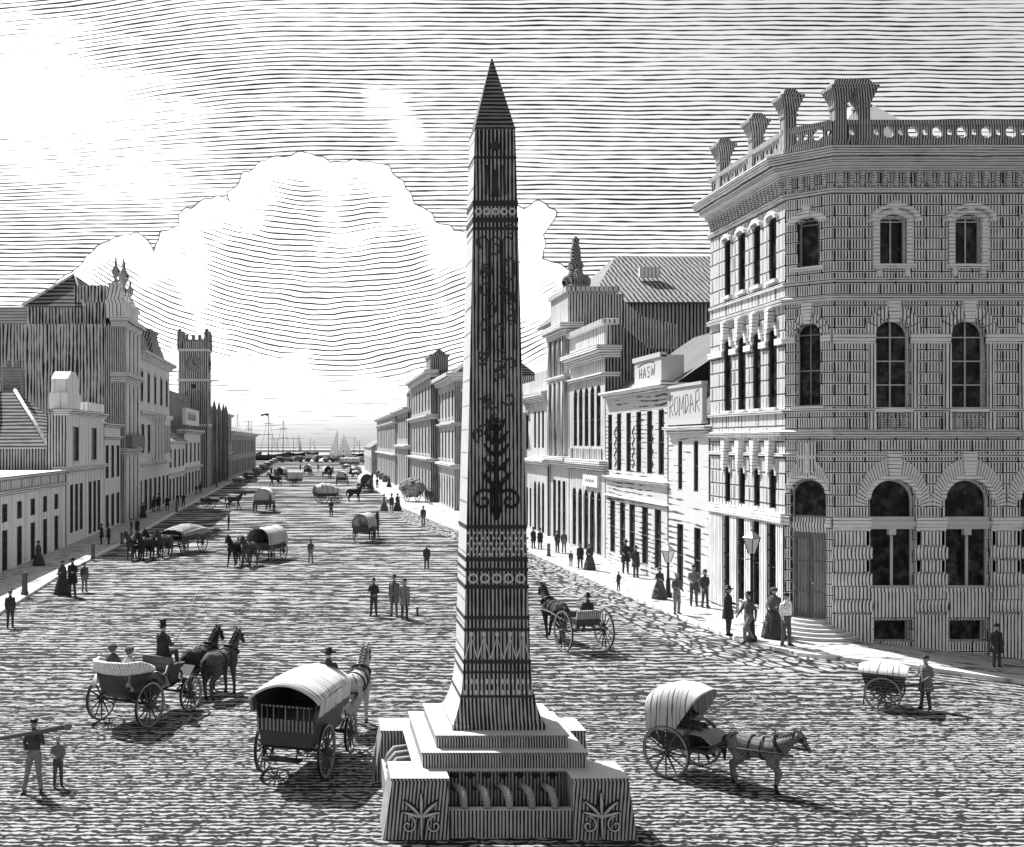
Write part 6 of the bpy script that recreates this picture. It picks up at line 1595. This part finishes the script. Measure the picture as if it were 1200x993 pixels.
def boats():
    def at(name, lab, px, d, rz=0): return thing(name, lab, 'boat', ((px - HX) * d / FPX, d, -1.4), rz)
    DK = hatch(.08, .015, 'h', .5, .5)
    s = at('sailing_ship', 'three-masted ship flying a dark flag in the harbour, sails furled', 311, 520); hull(s, 24, 3.2, 3.2, DK)
    for x, z in ((-8, 19), (1.5, 22.5), (8.5, 19.5)):
        mast(s, x, 2, z, .2)
        for zz in (.55, .78): m = MB(); m.tube([(x - .5, -2.4, z * zz), (x + .5, 2.4, z * zz + .5)], .1, 6); m.tube([(x - 2.2, 0, z * zz), (x + 2.2, 0, z * zz)], .1, 6); m.build('yard', plain(.03), s)
    m = MB()
    for x, z in ((-8, 18.5), (1.5, 22), (8.5, 19)):
        for e in (-4.0, 3.5): m.tube([(x, 0, z), (x + e, 0, 3.4)], .06, 5)
    m.build('rigging', plain(.05), s); m = MB(); m.prism([(1.5, 22.6), (1.5, 21.2), (-.4, 21.6), (-2.2, 20.9), (-2.0, 22.0)], -.05, .05, 'y'); m.build('flag', plain(.03), s)
    s = at('sailing_ship', 'two-masted ship half hidden behind the low warehouse roof', 283, 540); hull(s, 20, 3, 3, DK); mast(s, -2, 2, 23, .2); mast(s, 5, 2, 19, .18)
    m = MB(); m.tube([(-2, 0, 23), (-5, 0, 3)], .06, 5); m.tube([(-2, 0, 23), (1.6, 0, 3)], .06, 5); m.tube([(1.5, 0, 19), (5, 0, 19)], .1, 5); m.build('rigging', plain(.05), s)
    s = at('sloop', 'small dark-hulled sloop with two bare masts alone on the water', 348, 700); hull(s, 11, 1.6, 1.8, DK); mast(s, -2.2, 1, 12.5, .2); mast(s, 1.2, 1, 13.2, .2)
    sail(s, [(1.6, 0, 12), (3.4, 0, 2.4), (1.6, 0, 2.2)]); m = MB(); m.tube([(1.2, 0, 13), (-1.4, 0, 2)], .08, 5); m.build('rigging', plain(.05), s)
    s = at('sailboat', 'sailboat with one tall narrow sail, leftmost of the two by the quay', 393, 560); hull(s, 9, 1.4, 1.6, DK); mast(s, 1.2, 1, 15.2, .16); sail(s, [(1.0, 0, 14.8), (1.0, 0, 2), (-3.4, 0, 2)])
    s = at('sailboat', 'sailboat with two spread triangular sails, nearest the right-hand shed', 403, 550); hull(s, 12, 1.8, 1.8, DK); mast(s, -.1, 1, 13, .16); sail(s, [(.2, 0, 12.4), (.2, 0, 2.2), (4.4, 0, 2.2)]); sail(s, [(-.4, .1, 11.5), (-.4, .1, 2.2), (-3.6, .1, 2.2)])
    for px, d, z1, lb in ((322, 640, 13, 'distant bare-masted lugger between the three-masted ship and the moored boats'), (366, 760, 12, 'distant bare-masted lugger right of the small dark-hulled sloop'), (418, 680, 12, 'distant bare-masted lugger close to the right-hand shed')):
        s = at('lugger', lb, px, d); hull(s, 9, 1.5, 1.6, DK); mast(s, -1.6, 1, z1, .2); mast(s, 1.8, 1, z1 - 2, .18)
        m = MB(); m.tube([(-1.6, 0, z1), (3.6, 0, 1.6)], .08, 5); m.tube([(1.8, 0, z1 - 2), (-3.8, 0, 1.6)], .08, 5); m.build('rigging', plain(.05), s)
    for px, top in ((331, 8.5), (336, 9.0)):
        s = at('rowing_boat', 'small moored boat with a single bare mast, %s of two right of the three-masted ship' % ('left' if px == 331 else 'right'), px, 560); hull(s, 5, 1, 1.1, DK); mast(s, 0, .5, top, .12)
boats()

# ------------------------------------------------------------------ street furniture
def bollards():
    f = thing('bollard', 'x', 'bollard')
    m = MB(); m.lathe([(.15, 0), (.15, .1), (.115, .14), (.105, .72), (.13, .76), (.10, .84), (.03, .88)], seg=12); m.build('post', hatch(.2, .02, 'x', .05, .5), f)
    L = [(29, 697, 'bollard nearest the viewer on the left kerb', 1.25), (109, 655, 'bollard on the left kerb right behind the group of three', 1.1), (143, 638, 'bollard on the left kerb in front of the goods wagon team', 1.0), (207, 600, 'bollard on the left kerb above the goods wagon', 1.1), (254, 571, 'farthest bollard on the left kerb', 1.2), (643, 652, 'bollard on the right pavement close to the obelisk', .95), (489, 722, 'stub of a post on the road beside the standing pair', .45)]
    for i, (px, pf, lb, s) in enumerate(L):
        o = f if i == 0 else copy_tree(f)
        z = 0 if px in (489,) else .13
        o.location = gp(px, pf, z); o.scale = (s, s, s); o['label'] = lb; o['group'] = 'bollards'; o['category'] = 'bollard'
bollards()
def lamp(px, pf, h, label):
    x, y, z = gp(px, pf, .13); R = thing('street_lamp', label, 'street lamp', (x, y, z), .5, 'gas lamps on the right pavement')
    IR = plain(.025, .45, .3, 20)
    m = MB(); m.lathe([(.19, 0), (.19, .18), (.12, .26), (.10, .8), (.065, .95), (.05, h - .95), (.09, h - .9), (.04, h - .85)], seg=12); m.tube([(-.32, 0, h - 1.05), (.32, 0, h - 1.05)], .018, 6); m.build('post', IR, R)
    m = MB()
    for k in range(4):
        a = PI / 4 + k * PI / 2; b = a + PI / 2
        m.tube([(.12 * math.cos(a), .12 * math.sin(a), h - .85), (.30 * math.cos(a), .30 * math.sin(a), h - .28)], .016, 6); m.tube([(.30 * math.cos(a), .30 * math.sin(a), h - .28), (.30 * math.cos(b), .30 * math.sin(b), h - .28)], .016, 6)
    f = m.build('lantern', IR, R)
    m = MB(); m.grid([[(.11 * math.cos(PI / 4 + k * PI / 2), .11 * math.sin(PI / 4 + k * PI / 2), h - .84) for k in range(4)], [(.285 * math.cos(PI / 4 + k * PI / 2), .285 * math.sin(PI / 4 + k * PI / 2), h - .29) for k in range(4)]], True, False); m.build('glass', plain(.75, .15, .1, 3), f)
    m = MB(); m.grid([[(.34 * math.cos(PI / 4 + k * PI / 2), .34 * math.sin(PI / 4 + k * PI / 2), h - .27) for k in range(4)], [(.05 * math.cos(PI / 4 + k * PI / 2), .05 * math.sin(PI / 4 + k * PI / 2), h - .02) for k in range(4)]], True, False, True, True); m.lathe([(.05, h - .02), (.06, h + .04), (.01, h + .12)], seg=8); m.build('lantern_cap', plain(.5, .4, .3, 10), f)
lamp(881, 752, 4.1, 'gas lamp post with a four-sided lantern before the stone corner building')
lamp(783, 700, 2.5, 'short lamp post on the pavement before the small white sign house')

# ------------------------------------------------------------------ people
P = ped
# foreground left
p = P(40, 928, 842, 178, 'carry', 'worn', 'cap', 'labourer in a cap carrying a plank on his shoulder, bottom left')
def plank():
    b = p.location; R = thing('plank', 'plank with a rounded knob end on the shoulder of the labourer', 'plank', (b.x, b.y, b.z + 1.40 * p.scale[0]))
    z = b.z + 1.475 * p.scale[0]; m = MB(R)
    m.tube([(b.x - .72, b.y - .26, z - .12), (b.x + .1, b.y - .17, z), (b.x + .72, b.y - .12, z + .10)], [.045, .055, .06], 8); m.build('shaft', plain(.12), R)
    m = MB(R); m.ell((b.x + .74, b.y - .118, z + .105), .10, .09, .09); m.build('knob', hatch(.3, .02, 'f', .04, .4), R)
plank()
P(68, 922, 862, 200, 'hold', 'grey', 'hair', 'bareheaded boy with hands before him beside the plank carrier', 'boy')
P(12, 736, 692, 200, 'stand', 'dark', 'cap', 'man cut by the left edge of the picture below the white shop')
P(73, 697, 656, 150, 'chat', 'dark', 'bonnet', 'woman in a dark dress, left of three talking at the left kerb', 'woman', skirt=.05, shawl=.06)
P(85, 699, 653, 170, 'chat', 'dark', 'wide_hat', 'man in a wide hat, middle of three talking at the left kerb', coat=.03)
P(99, 694, 659, 210, 'stand', 'mid', 'cap', 'slighter man, right of three talking at the left kerb')
P(45, 663, 634, 90, 'stand', 'dress', 'bonnet', 'woman walking close to the low white shop wall', 'woman', None, .13, skirt=.05, shawl=.05)
P(119, 638, 617, 90, 'stand', 'dark', 'bowler', 'left of the pair talking by the plain white house', 'man', None, .13, coat=.04)
P(127, 638, 614, 250, 'chat', 'dark', 'top_hat', 'right of the pair talking by the plain white house', 'man', None, .13, coat=.03)
P(154, 631, 612, 120, 'stand', 'mid', 'cap', 'left man of two standing behind the goods wagon leaders', 'man', None, .13)
P(161, 629, 610, 160, 'stand', 'dark', 'bowler', 'right man of two standing behind the goods wagon leaders', 'man', None, .13, coat=.04)
P(158, 655, 636, 140, 'hold', 'dark', 'cap', 'man standing before the heads of the goods wagon leaders')
P(164, 651, 626, 170, 'stand', 'dark', 'wide_hat', 'wagoner in a wide hat at the heads of the goods wagon team')
P(173, 645, 622, 200, 'stand', 'mid', 'cap', 'wagoner in a cap on the kerb side of the goods wagon team')
P(168, 607, 592, 180, 'stand', 'dress', 'bonnet', 'woman in a spreading skirt by the columns of the turreted house', 'woman', None, .13, skirt=.05)
P(180, 600, 582, 150, 'stand', 'dark', 'bowler', 'left of three figures under the oriel', 'man', None, .13, coat=.04)
P(186, 599, 577, 170, 'stand', 'dark', 'top_hat', 'tallest, middle of three figures under the oriel', 'man', None, .13, coat=.03)
P(196, 599, 580, 200, 'akimbo', 'dark', 'bowler', 'man with hand on hip, right of three figures under the oriel', 'man', None, .13, coat=.03)
P(208, 594, 578, 170, 'walk', 'dark', 'cap', 'left walker of a pair by the awning shop', 'man', None, .13)
P(215, 595, 577, 180, 'walk', 'dark', 'bowler', 'right walker of a pair by the awning shop', 'man', None, .13)
P(230, 580, 568, 170, 'stand', 'dark', 'cap', 'left of two small figures before the gabled shop', 'man', None, .13)
P(235, 579, 565, 190, 'stand', 'dark', 'top_hat', 'right of two small figures before the gabled shop', 'man', None, .13)
# middle of the street
P(268, 622, 606, 90, 'stand', 'dark', 'cap', 'lone dark figure on the road between the open cart and the big tilt wagon')
P(279, 657, 639, 180, 'stand', 'dark', 'cap', 'carter at the heads of the horses of the big tilt wagon')
P(364, 660, 634, 200, 'akimbo', 'mid', 'wide_hat', 'lone man in a wide hat on the road right of the big tilt wagon')
P(438, 722, 677, 165, 'hold', 'dark', 'bowler', 'man holding a bag, standing alone left of the obelisk')
P(462, 722, 673, 160, 'stand', 'mid', 'bowler', 'taller man of the pair standing left of the obelisk', coat=.14)
P(474, 726, 678, 200, 'stand', 'grey', 'cap', 'man in a long grey coat, right of the pair left of the obelisk', coat=.2)
P(500, 668, 641, 180, 'stand', 'dark', 'hair', 'bareheaded figure on the road close to the left side of the obelisk')
P(496, 617, 593, 180, 'stand', 'mid', 'cap', 'lone man at the right kerb below the piled cart')
P(450, 599, 579, 120, 'stand', 'shawl', 'bonnet', 'woman at the left of three on the road near the piled cart', 'woman', skirt=.1)
P(459, 599, 576, 180, 'stand', 'mid', 'top_hat', 'man in a top hat, middle of three near the piled cart', coat=.08)
P(466, 599, 577, 210, 'stand', 'dress', 'bonnet', 'woman at the right of three near the piled cart', 'woman', skirt=.06)
P(500, 590, 570, 180, 'stand', 'dark', 'bowler', 'left of the two men right of the piled cart', 'man', None, .13)
P(505, 592, 572, 190, 'stand', 'dark', 'cap', 'right of the two men right of the piled cart', 'man', None, .13)
# right pavement
g = None
P(625, 643, 621, 200, 'stand', 'dark', 'bowler', 'left of the pair closest to the obelisk on the right pavement', 'man', g, .13, coat=.04)
P(633, 644, 620, 160, 'stand', 'dark', 'top_hat', 'right of the pair closest to the obelisk on the right pavement', 'man', g, .13, coat=.03)
P(653, 648, 623, 200, 'stand', 'dark', 'bowler', 'left of two men at the shopfront of the crested house', 'man', g, .13)
P(661, 648, 624, 170, 'stand', 'mid', 'cap', 'right of two men at the shopfront of the crested house', 'man', g, .13)
P(669, 664, 648, 180, 'stand', 'mid', 'hair', 'child standing left of the couple before the arcaded house', 'child', g, .13)
P(680, 666, 637, 160, 'stand', 'dark', 'bowler', 'man of the couple before the arcaded house', 'man', g, .13, coat=.04)
P(691, 668, 638, 180, 'hold', 'dress', 'bonnet', 'woman in a wide skirt of the couple before the arcaded house', 'woman', g, .13, skirt=.06, shawl=.05)
P(733, 672, 632, 170, 'chat', 'dark', 'wide_hat', 'broad man in a wide hat under the roof sign house', 'man', g, .13, coat=.04)
P(745, 677, 639, 200, 'stand', 'dark', 'bowler', 'man right of the broad man under the roof sign house', 'man', g, .13, coat=.05)
P(725, 692, 671, 120, 'stand', 'dark', 'hair', 'small child alone by the right kerb', 'child', g, .13)
P(773, 702, 666, 190, 'hold', 'dark', 'bonnet', 'woman with folded hands by the short lamp post', 'woman', g, .13, skirt=.07)
P(793, 720, 671, 200, 'hold', 'mid', 'hair', 'bareheaded man with folded arms at the kerb below the sign house', 'man', g, .13)
P(813, 710, 662, 170, 'chat', 'grey', 'cap', 'man in a grey jacket, left of two by the sign house doors', 'man', g, .13)
P(826, 712, 667, 200, 'akimbo', 'dark', 'bowler', 'man with hand on hip, right of two by the sign house doors', 'man', g, .13)
P(853, 745, 683, 230, 'chat', 'dark', 'wide_hat', 'man in a wide hat talking, left of the gas lamp', 'man', g, .13, coat=.05)
P(877, 754, 692, 110, 'stride', 'mid', 'bowler', 'man striding in front of the gas lamp post', 'man', g, .13)
P(907, 748, 680, 150, 'chat', 'dress', 'bonnet', 'woman in a long dark dress and shawl by the corner steps', 'woman', g, .13, skirt=.05, shawl=.1)
P(921, 757, 686, 200, 'akimbo', 'pale', 'cap', 'man in a white jacket standing by the corner steps', 'man', g, .13)
P(1085, 831, 776, 120, 'hold', 'grey', 'cap', 'man in a long jacket standing at the handles of the handcart', coat=.16)
P(1168, 782, 743, 180, 'stand', 'dark', 'bowler', 'dark figure on the sloping pavement at the right edge', 'man', g, .13, coat=.04)

# more traffic and walkers down towards the harbour
for px, py, hx, hy, lb, lt in ((361, 557, .1, 1, 'small covered cart near the quay, just left of the street middle', .8), (383, 560, .2, -1, 'grey covered cart coming up from the quay in mid-street', .5), (419, 560, .1, 1, 'pale covered cart going down to the quay along the right side', .75), (330, 562, -.3, -1, 'grey covered cart near the left rank of carts', .45)):
    a = vehicle('covered_cart', lb, 'cart', px, py, hx, hy, None, 1.1); tilt_wagon(a, 2.1, .7, 1.0, 2, .62, .5, light=lt)
    team(a, [(0, 2.9)], 'walk', ['bay'], ['bay horse of the ' + lb.split(',')[0]])
kinds = [('stand', 'dark', 'bowler'), ('walk', 'mid', 'cap'), ('chat', 'dark', 'top_hat'), ('stand', 'dress', 'bonnet')]
for i, (px, pf, lb) in enumerate([(352, 552, 'walker far off by the small cart near the quay'), (373, 553, 'lone figure far off in the middle of the street near the quay'), (390, 556, 'figure far off right of the grey cart coming up from the quay'), (411, 556, 'figure far off beside the boxy pale van'), (436, 566, 'porter by the barrels at the right kerb'), (433, 572, 'figure on the road right of the oncoming wagon by the right kerb'), (442, 573, 'figure at the kerb below the barrels'), (456, 572, 'figure on the right pavement above the piled cart'), (318, 558, 'carter beside the left rank of carts near the quay'), (300, 566, 'carter beside the left rank of carts nearer the viewer'), (388, 606, 'man alone on the road left of the small dark covered cart')]):
    ps, pl, ht = kinds[i % 4]
    P(px, pf, pf - 14 if i < 10 else pf - 22, 150 + 20 * (i % 4), ps, pl, ht, lb, 'woman' if ht == 'bonnet' else 'man', **({'skirt': .05} if ht == 'bonnet' else {}))
